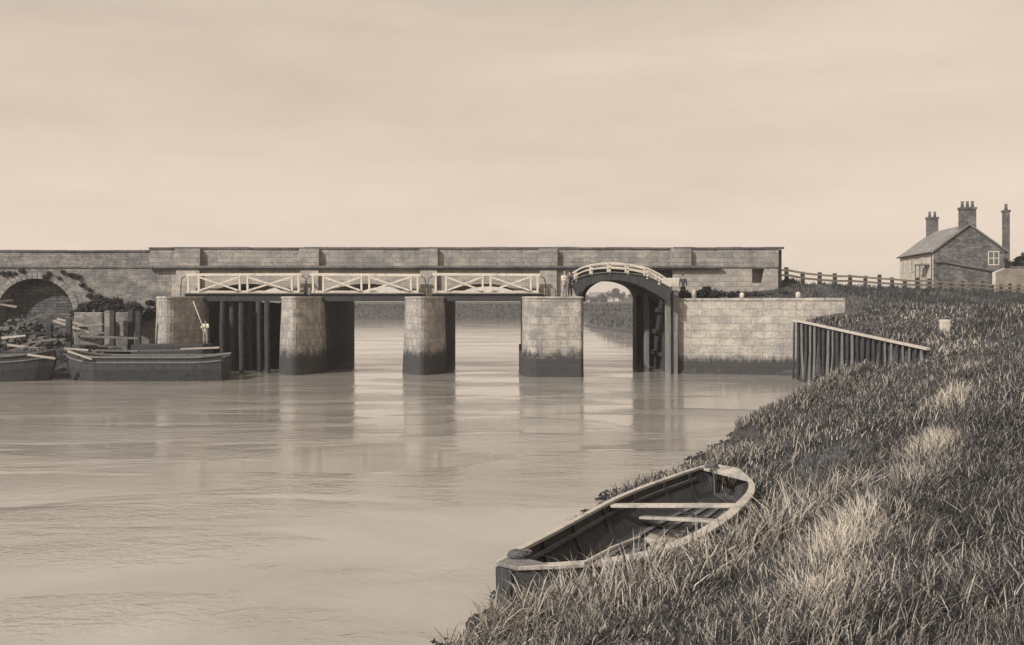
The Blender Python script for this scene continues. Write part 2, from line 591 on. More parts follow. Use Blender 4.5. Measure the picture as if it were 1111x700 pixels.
# (centre, half width, springing z, rise)
ARCHES = [(-34.4, 2.75, 4.2, 2.45), (-19.05, 2.85, 5.15, 1.12), (-10.55, 2.95, 5.15, 1.12), (-2.05, 2.8, 5.15, 1.12)]


def under(x, arches, base):
    for (c, a, zs, r) in arches:
        if abs(x - c) < a:
            return zs + r * math.sqrt(max(0.0, 1 - ((x - c) / a) ** 2))
    return base


def arched_wall(mb, x0, x1, y0, y1, ztop, base, arches):
    xs = [x0, x1]
    for (c, a, zs, r) in arches:
        for k in range(25):
            xs.append(c - a * math.cos(math.pi * k / 24))
        xs += [c - a - 1e-4, c + a + 1e-4]
    k = x0
    while k < x1:
        xs.append(k)
        k += 1.5
    xs = sorted(x for x in set(xs) if x0 <= x <= x1)
    bot = [under(x, arches, base) for x in xs]
    n = len(xs)
    vs = []
    for y in (y0, y1):
        vs += [(x, y, b) for x, b in zip(xs, bot)]
        vs += [(x, y, ztop) for x in xs]
    fs = []
    for i in range(n - 1):
        fs.append((i, i + 1, n + i + 1, n + i))
        fs.append((2 * n + i + 1, 2 * n + i, 3 * n + i, 3 * n + i + 1))
        fs.append((i + 1, i, 2 * n + i, 2 * n + i + 1))
        fs.append((n + i, n + i + 1, 3 * n + i + 1, 3 * n + i))
    fs.append((0, n, 3 * n, 2 * n))
    fs.append((n - 1, 3 * n - 1, 4 * n - 1, 2 * n - 1))
    mb.add(vs, fs)
    return mb


XL, XR = -60.0, 19.55
ZC = 7.45
old = MB()
arched_wall(old, XL, -24.6, YF, YB, ZC, 1.5, ARCHES[:1])
old.build('abutment_wall', M['old_brick'], bridge, label='old brick abutment wall pierced by a round arch')
sp = MB()
arched_wall(sp, -24.6, 4.75, YF + 0.02, YB, ZC, 5.0, ARCHES[1:])
sp.build('spandrel_wall', M['pale_stone'], bridge)
lk = MB()
arched_wall(lk, 4.75, 11.6, YF + 0.25, YM, ZC, 5.0, [(8.15, 3.2, 5.0, 2.1)])
arched_wall(lk, 4.75, 11.6, YM + 0.01, YB, ZC, 5.0, [(7.95, 2.4, 5.2, 1.5)])
lk.build('lock_arch', M['shaded_stone'], bridge)
rb = MB()
x0w, x1w, z0w, z1w = P(816, 0, Y=YF).x, P(829, 0, Y=YF).x, 6.32, 7.36
rb.box(11.6, x0w, YF, YB, 0, ZC).box(x1w, XR - 0.35, YF, YB, 0, ZC).box(x0w, x1w, YF, YB, 0, z0w)
rb.box(x0w, x1w, YF, YB, z1w, ZC).box(x0w, x1w, YF + 0.9, YB, z0w, z1w)
rb.build('end_wall', M['pale_stone'], bridge, label='pale end wall pierced by a small square opening')
ep = MB()
ep.box(XR - 0.35, XR + 0.05, YF + 0.5, YB - 0.4, 4, ZC + 1.3)
ep.build('end_pier', M['cornice'], bridge)

# parapets, front and back
ZP = 8.78
for (ya, yb) in ((YF + 0.05, YF + 0.5), (YB - 0.5, YB - 0.05)):
    pp = MB()
    pp.add([(XL, ya, ZC), (-26.2, ya, ZC), (-26.2, ya, 8.58), (XL, ya, 8.58),
            (XL, yb, ZC), (-26.2, yb, ZC), (-26.2, yb, 8.58), (XL, yb, 8.58)],
           [(0, 1, 2, 3), (5, 4, 7, 6), (3, 2, 6, 7), (0, 3, 7, 4), (1, 5, 6, 2)])
    pp.build('parapet', M['old_brick'], bridge)
    p2 = MB()
    p2.box(-26.2, XR - 0.3, ya, yb, ZC, ZP)
    par = p2.build('parapet', M['parapet'], bridge)
    cp = MB()
    x = XL
    while x < XR:
        L = min(random.uniform(1.5, 2.1), XR + 0.1 - x)
        if x < -26.2:
            L = min(L, -26.2 - x)
            if L < 0.05:
                L = 0.05
        z = 8.58 if x < -26.21 else ZP
        L2 = L - 0.012
        j = random.uniform(-0.025, 0.025)
        cp.box(x, x + L2, ya - 0.10 + j, yb + 0.06, z + 0.002, z + 0.13 + j)
        x += L
    cp.build('coping', M['cornice'], par, bevel=0.015)
cn = MB()
cn.box(-26.0, 15.0, YF - 0.42, YF + 0.04, ZC - 0.06, ZC + 0.10)
cn.box(-26.0, 15.0, YF - 0.27, YF + 0.0, ZC - 0.20, ZC - 0.063)
cn.build('cornice', M['cornice'], bridge, bevel=0.02)
c2 = MB()
c2.box(XL, -26.003, YF - 0.08, YF + 0.03, ZC - 0.05, ZC + 0.07)
c2.build('string_course', M['cornice'], bridge, bevel=0.015)
c3 = MB()
c3.box(15.003, XR - 0.34, YF - 0.07, YF + 0.03, ZC - 0.05, ZC + 0.06)
c3.build('string_course', M['cornice'], bridge, bevel=0.015)
for px0, px1 in ((190, 217), (325, 346), (455, 475), (585, 605), (728, 750)):
    a, b = P(px0, 0, Y=YF - 0.3).x, P(px1, 0, Y=YF - 0.3).x
    pl = MB()
    pl.box(a, b, YF - 0.34, YF + 0.3, ZC + 0.105, ZP - 0.005)
    pl.build('pilaster', M['parapet'], bridge, bevel=0.015)
    if px0 < 700:
        pl = MB()
        pl.box(a + 0.05, b - 0.05, YF - 0.25, YF + 0.1, 5.05, ZC - 0.205)
        pl.build('pilaster', M['pale_stone'], bridge, bevel=0.015)
cd = MB()
cd.box(-59, XR - 1, YF + 0.51, YB - 0.51, ZC + 0.01, ZC + 0.2)
cd.build('roadway', M['rubble'], bridge)
af = MB()
af.add([(ARCHES[0][0] - 2.9, YF + 1.1, 1), (ARCHES[0][0] + 2.9, YF + 1.1, 1), (ARCHES[0][0] + 2.9, YF + 1.1, 6.9), (ARCHES[0][0] - 2.9, YF + 1.1, 6.9)], [(0, 1, 2, 3)])
af.add([(ARCHES[0][0] - 2.9, YF + 1.5, 1), (ARCHES[0][0] + 2.9, YF + 1.5, 1), (ARCHES[0][0] + 2.9, YF + 1.5, 6.9), (ARCHES[0][0] - 2.9, YF + 1.5, 6.9)], [(3, 2, 1, 0)])
af.build('arch_infill', M['infill'], bridge, label='rough dark stone blocking inside the old arch')
# voussoir ring of the old arch
vr = MB()
c, a, zs, r = ARCHES[0]
for k in range(23):
    t0, t1 = math.pi * (k + 0.06) / 23, math.pi * (k + 0.94) / 23
    ps = [(c - (a + e) * math.cos(tt), zs + (r + e) * math.sin(tt)) for e in (0.0, 0.42) for tt in (t0, t1)]
    (x0, z0), (x1, z1), (x2, z2), (x3, z3) = ps
    vs = [(x, y, z) for y in (YF - 0.05, YF + 0.02) for (x, z) in ((x0, z0), (x1, z1), (x3, z3), (x2, z2))]
    vr.add(vs, [(0, 1, 2, 3), (7, 6, 5, 4), (0, 4, 5, 1), (1, 5, 6, 2), (2, 6, 7, 3), (3, 7, 4, 0)])
vr.build('voussoir_ring', M['parapet'], bridge)

# piers with pointed cutwaters
for k, (xa, xb) in enumerate(((-24.95, -21.9), (-16.2, -13.5), (-7.5, -4.85))):
    xc, hw = (xa + xb) / 2, (xb - xa) / 2
    nose = []
    for s in np.sin(np.linspace(-math.pi / 2, math.pi / 2, 25)):
        q = (1 - abs(s) ** 1.7) ** .8
        nose.append((xc + hw * s, 64.9 - 2.35 * q))
    pr = MB()
    pr.prism(nose + [(xb, 66.45), (xa, 66.45)], -2.0, 5.18, batter=0.30, centre=(xc, 65))
    pier = pr.build('pier', M['ashlar'], bridge)
    nose2 = [(xc + (x - xc) * 1.03, y - 0.06) for x, y in nose]
    kc = MB()
    kc.prism(nose2 + [(xb + 0.04, 66.4), (xa - 0.04, 66.4)], 5.185, 5.33)
    kc.build('pier_cap', M['ashlar_wall'], pier, bevel=0.02)
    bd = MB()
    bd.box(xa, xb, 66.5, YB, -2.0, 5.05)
    bd.build('pier_body', M['shaded_stone'], pier)
lp = MB()
out = [(0.75, 79), (0.72, 63.6), (0.86, 62.2), (1.05, 61.5), (1.3, 61.1), (1.65, 60.97), (4.55, 60.95), (4.7, 61.1), (4.7, 79)]
lp.prism(out, 1.35, 5.18, batter=0.03, centre=(2.7, 68))
lpo = lp.build('lock_pier', M['ashlar'], bridge, bevel=0.03)
lc = MB()
lc.prism([(0.70, 66.3), (0.68, 63.6), (0.82, 62.17), (1.01, 61.45), (1.27, 61.04), (1.64, 60.9), (4.6, 60.88), (4.76, 61.04), (4.76, 66.3)], 5.185, 5.32)
lc.build('pier_cap', M['ashlar_wall'], lpo, bevel=0.02)
lf = MB()
lf.prism([(0.6, 79), (0.5, 63.6), (0.66, 62.1), (0.85, 61.3), (1.15, 60.85), (1.6, 60.7), (4.55, 60.7), (4.72, 60.9), (4.72, 79)], -2.0, 1.345, batter=0.12, centre=(2.7, 68))
lf.build('pier_footing', M['ashlar'], lpo, bevel=0.04)
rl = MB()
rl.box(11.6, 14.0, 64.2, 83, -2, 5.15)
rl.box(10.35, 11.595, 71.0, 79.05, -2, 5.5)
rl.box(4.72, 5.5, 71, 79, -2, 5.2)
rl.build('lock_side_wall', M['shaded_stone'], bridge)

# ------------------------------------------------------------------ sluice walkways with white cross-braced railings
WALK = [((203, 326), 'white cross-braced railing and dark walkway over the leftmost sluice opening'),
        ((338, 455), 'white cross-braced railing and dark walkway over the middle sluice opening'),
        ((471, 585), 'white cross-braced railing and dark walkway beside the big square lock pier')]
YW = 65.55
for (pa, pb), lab in WALK:
    xa, xb = P(pa, 0, Y=YW).x, P(pb, 0, Y=YW).x
    root = thing('sluice_walkway', ((xa + xb) / 2, YW, 5.33), lab, 'walkway', 'walkways over the sluice openings')
    bm_ = MB()
    bm_.box(xa - 0.15, xb + 0.25, YW - 0.10, YW + 0.12, 5.0, 5.52)
    bm_.build('beam', M['tar'], root, bevel=0.02)
    dk = MB()
    yy = YW - 0.25
    while yy < 66.2:
        dk.box(xa - 0.25, xb + 0.3, yy, yy + 0.20, 5.525, 5.585 + random.uniform(-.006, .006))
        yy += 0.215
    dk.build('deck', M['timber'], root)
    zt, zb = 6.90, 5.68
    tr = MB()
    tr.bar((xa - 0.1, YW, zt + random.uniform(-.03, .03)), (xb + 0.1, YW, zt - random.uniform(-.02, .05)), 0.11, 0.19)
    tr.build('top_rail', M['white'], root, bevel=0.01)
    br_ = MB()
    br_.bar((xa, YW + 0.01, zb), (xb, YW + 0.01, zb), 0.09, 0.15)
    br_.build('bottom_rail', M['white'], root, bevel=0.01)
    xm = (xa + xb) / 2
    for x in (xa + 0.12, xa + 0.85, xm - 0.28, xm + 0.28, xb - 0.6, xb - 0.12):
        po = MB()
        po.box(x - 0.07, x + 0.07, YW - 0.085, YW + 0.07, 5.585, zt - 0.1)
        po.build('post', M['white'], root, bevel=0.01)
    for (a, b) in ((xa + 0.95, xm - 0.38), (xm + 0.38, xb - 0.7)):
        for q, (z0, z1) in enumerate(((zb + 0.1, zt - 0.2), (zt - 0.2, zb + 0.1))):
            bc = MB()
            bc.bar((a, YW - 0.10 - 0.07 * q, z0), (b, YW - 0.10 - 0.07 * q, z1), 0.06, 0.125)
            bc.build('brace', M['white'], root, bevel=0.008)
    for x, sgn in ((xa - 0.1, -1), (xb + 0.1, 1)):
        st = MB()
        st.tube([(x, YW, zt - 0.1), (x + sgn * 0.28, YW + 0.03, zt - 0.3), (x + sgn * 0.36, YW + 0.05, zt - 0.75), (x + sgn * 0.36, YW + 0.06, 5.36)], 0.035, 6)
        st.build('stay', M['iron'], root, smooth=True)

# ------------------------------------------------------------------ timber piles and gate frames in the openings
PILES = [(241, 63.9, 5.0, 0.17, 'dark timber pile nearest the leftmost pointed pier'),
         (252, 66.0, 5.0, 0.20, 'dark timber pile in the leftmost opening, second from its pier'),
         (262, 64.2, 4.9, 0.18, 'dark timber pile with pale worn foot in the leftmost opening'),
         (271, 67.0, 5.0, 0.22, 'thick dark pile set back in the leftmost opening'),
         (281, 65.0, 5.0, 0.22, 'dark timber pile third in front of the second pier'),
         (290, 64.6, 5.0, 0.20, 'dark timber pile closest to the left of second pier')]
for px_, Y, zt, r, lab in PILES:
    x = P(px_, 0, Y=Y).x
    pb_ = MB()
    pb_.tube([(x, Y, -1.5), (x + .02, Y, 1), (x - .02, Y, 3), (x + random.uniform(-.05, .05), Y, zt)], [r * 1.05, r, r, r * 0.95], 9, 0.06)
    tag(pb_.build('timber_pile', M['tar'], smooth=False), lab, 'pile', 'timber piles in the leftmost opening')
gates = [(-21.9, -16.2, 0.05, 'dark plank sluice gate closing the leftmost opening', 72.0),
         (-13.5, -12.6, 0.05, 'narrow dark plank gate leaf swung against the second pier', 66.8),
         (-21.9, -18.9, 0.05, 'dark plank gate leaf between piles beside first pier', 68.0)]
for gx0, gx1, zb, lab, gy_ in gates[:1] + gates[2:]:
    g = thing('sluice_gate', ((gx0 + gx1) / 2, gy_, 0), lab, 'sluice gate', 'plank sluice gates')
    pk = MB()
    x = gx0 + 0.05
    while x < gx1 - 0.25:
        pk.box(x, x + 0.235, gy_, gy_ + 0.1, -1.5, 4.9 + random.uniform(-.05, .05))
        x += 0.25
    pk.build('planking', M['tar'], g)
    for z in (0.9, 2.4, 4.0):
        rr = MB()
        rr.box(gx0 + 0.05, gx1 - 0.05, gy_ - 0.16, gy_ - 0.003, z, z + 0.25)
        rr.build('rail', M['tar'], g)

# ------------------------------------------------------------------ arched footbridge over the lock
fb = thing('arched_footbridge', (7.4, 63.2, 5.3), 'arched timber footbridge with curved white handrails over the lock', 'footbridge')
Y0, Y1 = 62.7, 64.1


def curve(pts, n=28):
    pts = [Vector((p[0], 0, p[1])) for p in pts]
    ext = [pts[0] * 2 - pts[1]] + pts + [pts[-1] * 2 - pts[-2]]
    out = []
    seg = len(pts) - 1
    for k in range(n + 1):
        u = k / n * seg
        i = min(int(u), seg - 1)
        f = u - i
        p0, p1, p2, p3 = ext[i:i + 4]
        out.append(0.5 * ((2 * p1) + (p2 - p0) * f + (2 * p0 - 5 * p1 + 4 * p2 - p3) * f * f + (3 * p1 - p0 - 3 * p2 + p3) * f ** 3))
    return [(p.x, p.z) for p in out]


low = curve([(4.45, 5.35), (5.0, 5.95), (5.9, 6.32), (6.8, 6.44), (7.7, 6.36), (8.7, 6.05), (9.7, 5.55), (10.7, 4.9)])
upp = curve([(4.05, 6.35), (4.9, 6.72), (5.9, 6.88), (6.8, 6.95), (7.7, 6.88), (8.8, 6.75), (9.8, 6.4), (10.75, 5.9)])
for y in (Y0, Y1 - 0.16):
    ab = MB()
    rings = [[(l[0], y, l[1]), (u_[0], y, u_[1]), (u_[0], y + 0.16, u_[1]), (l[0], y + 0.16, l[1])] for l, u_ in zip(low, upp)]
    ab.loft(rings)
    ab.build('arch_beam', M['tar'], fb)
sf = MB()
sf.loft([[(l[0], Y0 + 0.162, l[1] + 0.1), (l[0], Y1 - 0.162, l[1] + 0.1), (l[0], Y1 - 0.162, l[1] + 0.2), (l[0], Y0 + 0.162, l[1] + 0.2)] for l in low])
sf.build('soffit', M['tar'], fb)
dd = MB()
for k in range(len(upp) - 1):
    (xa, za), (xb, zb) = upp[k], upp[k + 1]
    dd.bar((xa * .97 + xb * .03, (Y0 + Y1) / 2, za * .97 + zb * .03 + 0.04), (xb * .97 + xa * .03, (Y0 + Y1) / 2, zb * .97 + za * .03 + 0.04), Y1 - Y0 + 0.2, 0.06)
dd.build('deck', M['timber'], fb)
railc = curve([(4.2, 6.98), (4.9, 7.35), (5.6, 7.51), (6.3, 7.60), (7.0, 7.60), (7.7, 7.54), (8.5, 7.42), (9.2, 7.24), (10.0, 6.85), (10.65, 6.42)], 36)
for y in (Y0 - 0.06, Y1 + 0.02):
    for dz, hh in ((0.0, 0.105), (-0.29, 0.085)):
        rl_ = MB()
        rl_.loft([[(x, y - 0.04, z_ + dz - hh / 2), (x, y - 0.04, z_ + dz + hh / 2), (x, y + 0.04, z_ + dz + hh / 2), (x, y + 0.04, z_ + dz - hh / 2)] for x, z_ in railc])
        rl_.build('handrail', M['white'], fb)
    for k in (1, 7, 14, 21, 28, 32):
        x, z_ = railc[k]
        pp_ = MB()
        pp_.box(x - 0.06, x + 0.06, y + (0.045 if y < 63 else -0.125), y + (0.125 if y < 63 else -0.045), z_ - 0.72, z_ + 0.05)
        pp_.build('post', M['white'], fb)

# lock gate folded against the right lock wall, with its balance beam
lg = thing('lock_gate', (11.3, 68, 0), 'dark timber lock gate folded against the right lock wall', 'lock gate')
pk = MB()
y = 66.7
while y < 72.5:
    pk.box(10.9, 11.02, y, y + 0.27, -1.2, 5.6 + random.uniform(-.08, .08))
    y += 0.29
pk.build('planking', M['tar'], lg)
for z in (1.0, 2.6, 4.2):
    b_ = MB()
    b_.box(10.68, 10.895, 66.7, 72.4, z, z + 0.3)
    b_.build('rail', M['tar'], lg)
bb = MB()
bb.box(10.45, 11.6, 63.9, 64.4, 6.0, 6.62)
bb.build('landing_block', M['white'], fb, bevel=0.03)
for k, (x, y, zt, r, mat, lab) in enumerate((
        (11.25, 63.75, 5.75, 0.20, 'timber', 'square grey timber post at the left end of pale wing wall'),
        (10.75, 63.5, 5.9, 0.19, 'timber', 'tall timber post under the right end of the arched footbridge'),
        (11.2, 65.0, 5.6, 0.17, 'tar', 'dark timber fender third from the wing wall'),
        (10.95, 66.2, 5.6, 0.17, 'tar', 'dark timber fender fourth from the wing wall, by the gate'),
        (10.3, 70.5, 5.7, 0.2, 'timber', 'pale streaked timber fender deep inside the lock'),
        (10.15, 74.0, 5.5, 0.16, 'tar', 'dark timber fender deepest inside the lock'))):
    pb_ = MB()
    pb_.bar((x, y, -1.4), (x + random.uniform(-.03, .03), y, zt), r * 2, r * 2, up=(0, 1, 0), jit=0.02)
    tag(pb_.build('timber_fender', M[mat], bevel=0.03), lab, 'timber post', 'timber fenders lining the lock')

# ------------------------------------------------------------------ wing wall
ww = thing('wing_wall', (16.8, 62.8, 0), 'pale coursed stone wing wall standing in the water right of the lock', 'wall')
d_ = Vector((10.7, -2.6, 0)).normalized()
nn = Vector((-d_.y, d_.x, 0))
a_ = Vector((11.55, 64.05, 0))
b2 = Vector((22.2, 61.45, 0))
wm = MB()
wm.prism([(a_.x, a_.y), (b2.x, b2.y), ((b2 + nn * 1.3).x, (b2 + nn * 1.3).y), ((a_ + nn * 1.3).x, (a_ + nn * 1.3).y)], -2.0, 5.04)
wm.build('masonry', M['ashlar_wall'], ww)
cm = MB()
tt = 0.0
LL = (b2 - a_).length
while tt < LL:
    L = min(random.uniform(1.0, 1.7), LL - tt)
    p, q = a_ + d_ * tt, a_ + d_ * (tt + L - 0.015)
    e = -nn * random.uniform(0.03, 0.06)
    cm.prism([((p + e).x, (p + e).y), ((q + e).x, (q + e).y), ((q + nn * 1.1).x, (q + nn * 1.1).y), ((p + nn * 1.1).x, (p + nn * 1.1).y)], 5.044, 5.22 + random.uniform(-.012, .012))
    tt += L
cm.build('coping', M['ashlar_wall'], ww, bevel=0.02)
for px_, hh, lab in ((753, 0.62, 'short white mooring post nearest the lock on the wing wall'),
                     (805, 0.40, 'squat white mooring post halfway along the wing wall'),
                     (866, 0.45, 'rounded white mooring post near the palisade end of wing wall')):
    Y = 64.0 - (px_ - 736) / 180 * 2.5 + 0.7
    x = P(px_, 0, Y=Y).x
    b_ = MB()
    b_.tube([(x, Y, 5.2), (x, Y, 5.2 + hh * .7), (x, Y, 5.2 + hh * .92), (x, Y, 5.2 + hh)], [.16, .17, .13, .05], 12)
    tag(b_.build('mooring_post', M['limewash'], smooth=True), lab, 'mooring post', 'white mooring posts on the wing wall')

# ------------------------------------------------------------------ timber palisade
pal = thing('palisade', (PAL0[0], PAL0[1], 1.0), 'dark timber palisade with pale sloping top rail holding up the bank', 'palisade')
NP = 27
topl = []
for k in range(NP):
    s = k / (NP - 1)
    bow = 0.55 * math.sin(math.pi * s)
    x = PAL0[0] + (PAL1[0] - PAL0[0]) * s - bow * 0.3
    y = PAL0[1] + (PAL1[1] - PAL0[1]) * s - bow * 0.15
    zt = PALZ0 + (PALZ1 - PALZ0) * (s ** 1.08)
    topl.append(Vector((x, y, zt)))
    po = MB()
    r = random.uniform(0.055, 0.095)
    po.tube([(x + random.uniform(-.14, .14), y + random.uniform(-.14, .14), 0.1), (x, y, 1.8), (x + random.uniform(-.03, .03), y, zt - 0.08)], [r * 1.1, r, r * .95], 7, 0.1)
    po.build('post', M[random.choice(['timber', 'timber', 'tar', 'tar', 'timber', 'tar', 'tar', 'timber'])], pal)
for k in range(NP - 1):
    pass
tl = MB()
rings = []
for p in topl:
    u_ = Vector((0.93, 0.35, 0))
    rings.append([p + u_ * -0.13, p + u_ * 0.13, p + u_ * 0.13 + Vector((0, 0, 0.12)), p + u_ * -0.13 + Vector((0, 0, 0.12))])
tl.loft(rings)
tl.build('top_rail', M['pale_timber'], pal)
sh = MB()
for k in range(NP - 1):
    p, q = topl[k] + Vector((0.2, 0.07, 0)), topl[k + 1] + Vector((0.2, 0.07, 0))
    sh.add([(p.x, p.y, 0.3), (q.x, q.y, 0.3), (q.x, q.y, q.z - 0.05), (p.x, p.y, p.z - 0.05),
            (p.x + .08, p.y + .03, 0.3), (q.x + .08, q.y + .03, 0.3), (q.x + .08, q.y + .03, q.z - 0.05), (p.x + .08, p.y + .03, p.z - 0.05)],
           [(0, 1, 2, 3), (7, 6, 5, 4), (3, 2, 6, 7), (0, 4, 5, 1)])
sh.build('sheeting', M['tar'], pal)
for k, (px_, py_) in enumerate(((872, 436), (880, 433))):
    p = P(px_, py_, z=0.0)
    b_ = MB()
    b_.tube([(p.x, p.y, -0.8), (p.x + .03, p.y, 0.0), (p.x - .03, p.y, 0.75 - k * .1)], [.12, .11, .1], 7, .1)
    tag(b_.build('mooring_stake', M['tar']), ('short dark stake in the water near the palisade foot', 'second dark stake, against the bank by the palisade foot')[k], 'stake', 'stakes at the water edge')

# ------------------------------------------------------------------ roadside fence on the embankment
u = (CREST1 - CREST0) / np.linalg.norm(CREST1 - CREST0)
fn = thing('roadside_fence', (CREST0[0], CREST0[1], 6.7), 'long post and rail fence along the top of the grassy embankment', 'fence')
s = 0.0
tops = []
k = 0
while s < 62:
    x, y = CREST0 + u * s
    h = float(height(np.array([x]), np.array([y]))[0])
    hh = 1.0 + random.uniform(-.06, .1)
    if k % 3 == 1:
        hh += 0.12
    po = MB()
    lean = random.uniform(-.05, .05)
    po.bar((x, y, h - 0.3), (x + lean, y, h + hh), 0.26, 0.24, up=(0, 1, 0), jit=0.02)
    po.build('post', M['tar'], fn)
    tops.append(Vector((x, y, h)))
    s += 2.45 + random.uniform(-.15, .15)
    k += 1
for dz in (0.84, 0.45):
    ra = MB()
    for p, q in zip(tops[:-1], tops[1:]):
        ra.bar(p + Vector((0.14, -0.14, dz)), q + Vector((0.14, -0.14, dz)), 0.06, 0.16)
    ra.build('rail', M['white'] if dz > .7 else M['pale_timber'], fn)

# white stone on the slope
p = P(1025, 358, Y=52.0)
hz = float(height(np.array([p.x]), np.array([p.y]))[0])
ms = MB()
ms.prism([(p.x - .25, p.y - .15), (p.x + .25, p.y - .15), (p.x + .25, p.y + .15), (p.x - .25, p.y + .15)], hz - .3, hz + 0.68, .03)
tag(ms.build('marker_stone', M['limewash'], bevel=0.05), 'white marker stone standing alone on the dark grassy slope', 'marker stone')

# ------------------------------------------------------------------ house
HZ = 5.6
hx = Vector((0.99, -0.135, 0)).normalized()      # along the gable
hy = Vector((0.135, 0.99, 0)).normalized()       # along the long side, away
H0 = Vector((50.3, 110.0, HZ))
house = thing('brick_house', H0, 'brick gabled house with three chimneys behind the roadside fence', 'house')


def hp(a, b, z):
    q = H0 + hx * a + hy * b
    return (q.x, q.y, z)


def hbox(mb, a0, a1, b0, b1, z0, z1):
    vs = [hp(a, b, z_) for z_ in (z0, z1) for (a, b) in ((a0, b0), (a1, b0), (a1, b1), (a0, b1))]
    return mb.add(vs, [(3, 2, 1, 0), (4, 5, 6, 7), (0, 1, 5, 4), (1, 2, 6, 5), (2, 3, 7, 6), (3, 0, 4, 7)])


EA, AP, HW, HL = 11.1, 14.15, 8.0, 14.0
wl_ = MB()
wl_.add([hp(0.01, 0, HZ - 1), hp(HW, 0, HZ - 1), hp(HW, 0, EA - .15), hp(HW / 2, 0, AP - .12), hp(0.01, 0, EA - .15),
         hp(0.01, HL, HZ - 1), hp(HW, HL, HZ - 1), hp(HW, HL, EA - .15), hp(HW / 2, HL, AP - .12), hp(0.01, HL, EA - .15)],
        [(0, 1, 2, 3, 4), (9, 8, 7, 6, 5), (1, 6, 7, 2), (0, 4, 9, 5)])
wl_.build('wall', M['house_brick'], house)
fa = MB()
hbox(fa, -0.06, 0.0, 0.02, HL, HZ - 1, EA - .2)  # whole long side set paler than the brick gable
fa.build('facade', M['limewash'], house, label='pale long side of the house')
rf = MB()
for sgn in (0, 1):
    a0, a1 = (-0.35, HW / 2) if sgn == 0 else (HW + 0.35, HW / 2)
    rf.add([hp(a0, -0.2, EA - .2), hp(a1, -0.2, AP + .05), hp(a1, HL + .2, AP + .05), hp(a0, HL + .2, EA - .2),
            hp(a0, -0.2, EA - .36), hp(a1, -0.2, AP - .11), hp(a1, HL + .2, AP - .11), hp(a0, HL + .2, EA - .36)],
           [(0, 1, 2, 3), (7, 6, 5, 4), (0, 4, 5, 1), (3, 2, 6, 7), (0, 3, 7, 4)])
roof = rf.build('roof', M['slate'], house)
rw = MB()
hbox(rw, HW + .003, HW + 2.6, 1.2, 8, HZ - 1, 9.2)
rw.build('rear_wing', M['house_brick'], house)
CH = [((HW / 2 - .85, HW / 2 + .85, 0.05, 1.05), 13.4, 16.2, 3, 'wide'), ((HW / 2 - .75, HW / 2 + .55, 13.0, 13.9), 13.2, 16.2, 2, 'left'),
      ((8.75, 9.4, 2.2, 2.85), 8.0, 16.0, 1, 'slim')]
for (a0, a1, b0, b1), z0, z1, np_, _ in CH:
    cb = MB()
    hbox(cb, a0, a1, b0, b1, z0, z1 - .25)
    hbox(cb, a0 - .09, a1 + .09, b0 - .09, b1 + .09, z1 - .247, z1)
    ch = cb.build('chimney', M['house_brick'], house)
    for k in range(np_):
        a = a0 + (a1 - a0) * (k + .5) / np_
        q = hp(a, (b0 + b1) / 2, z1)
        ptt = MB()
        ptt.tube([q, (q[0], q[1], z1 + .5), (q[0], q[1], z1 + .75)], [.2, .15, .19], 10)
        ptt.build('chimney_pot', M['clay'], ch, smooth=True)


def window(a, z0, z1, wd, gable=True, b=0.0):
    f = MB()
    if gable:
        hbox(f, a - wd / 2, a + wd / 2, -0.07, -0.003, z0, z0 + .12)
        hbox(f, a - wd / 2, a + wd / 2, -0.07, -0.003, z1 - .12, z1)
        for q in (a - wd / 2, a - .04, a + wd / 2 - .1):
            hbox(f, q, q + .1, -0.065, -0.003, z0 + .123, z1 - .123)
        hbox(f, a - wd / 2 + .1, a + wd / 2 - .1, -0.055, -0.003, (z0 + z1) / 2 - .05, (z0 + z1) / 2 + .05)
        fo = f.build('window', M['white'], house)
        g = MB()
        hbox(g, a - wd / 2 + .05, a + wd / 2 - .05, -0.03, -0.004, z0 + .05, z1 - .05)
        g.build('pane', M['glass'], fo)
    else:
        hbox(f, -.13, -.063, b - wd / 2, b + wd / 2, z0, z0 + .12)
        hbox(f, -.13, -.063, b - wd / 2, b + wd / 2, z1 - .12, z1)
        for q in (b - wd / 2, b - .05, b + wd / 2 - .1):
            hbox(f, -.125, -.063, q, q + .1, z0 + .123, z1 - .123)
        fo = f.build('window', M['white'], house)
        g = MB()
        hbox(g, -.09, -.064, b - wd / 2 + .05, b + wd / 2 - .05, z0 + .05, z1 - .05)
        g.build('pane', M['glass'], fo)


gt = MB()
gt.tube([hp(-.42, -.15, EA - .26), hp(-.42, HL + .15, EA - .26)], .07, 7)
gt.build('gutter', M['iron'], roof)
dp = MB()
dp.tube([hp(-.12, .35, EA - .3), hp(-.12, .35, HZ)], .05, 6)
dp.build('downpipe', M['iron'], house)
bb_ = MB()
for (a0, z0_, a1, z1_) in ((-.3, EA - .12, HW / 2, AP + .12), (HW / 2, AP + .12, HW + .3, EA - .12)):
    bb_.bar(hp(a0, -.22, z0_ - .12), hp(a1, -.22, z1_ - .12), .06, .18)
bb_.build('barge_board', M['timber'], roof)
window(6.75, 9.25, 10.95, 1.25)
for b, z0, z1, wd in ((12.2, 8.8, 10.5, 1.1), (8.2, 8.8, 10.5, 1.4), (4.2, 8.8, 10.4, 1.2), (12.2, 6.2, 7.8, 1.1), (5.0, 6.2, 7.8, 1.1)):
    window(0, z0, z1, wd, False, b)
po = MB()
hbox(po, -1.3, -.062, 1.2, 3.2, 9.35, 9.55)
hbox(po, -1.25, -1.1, 1.3, 1.45, HZ, 9.35)
hbox(po, -1.25, -1.1, 2.95, 3.1, HZ, 9.35)
po.build('porch', M['timber'], house)
ln = MB()
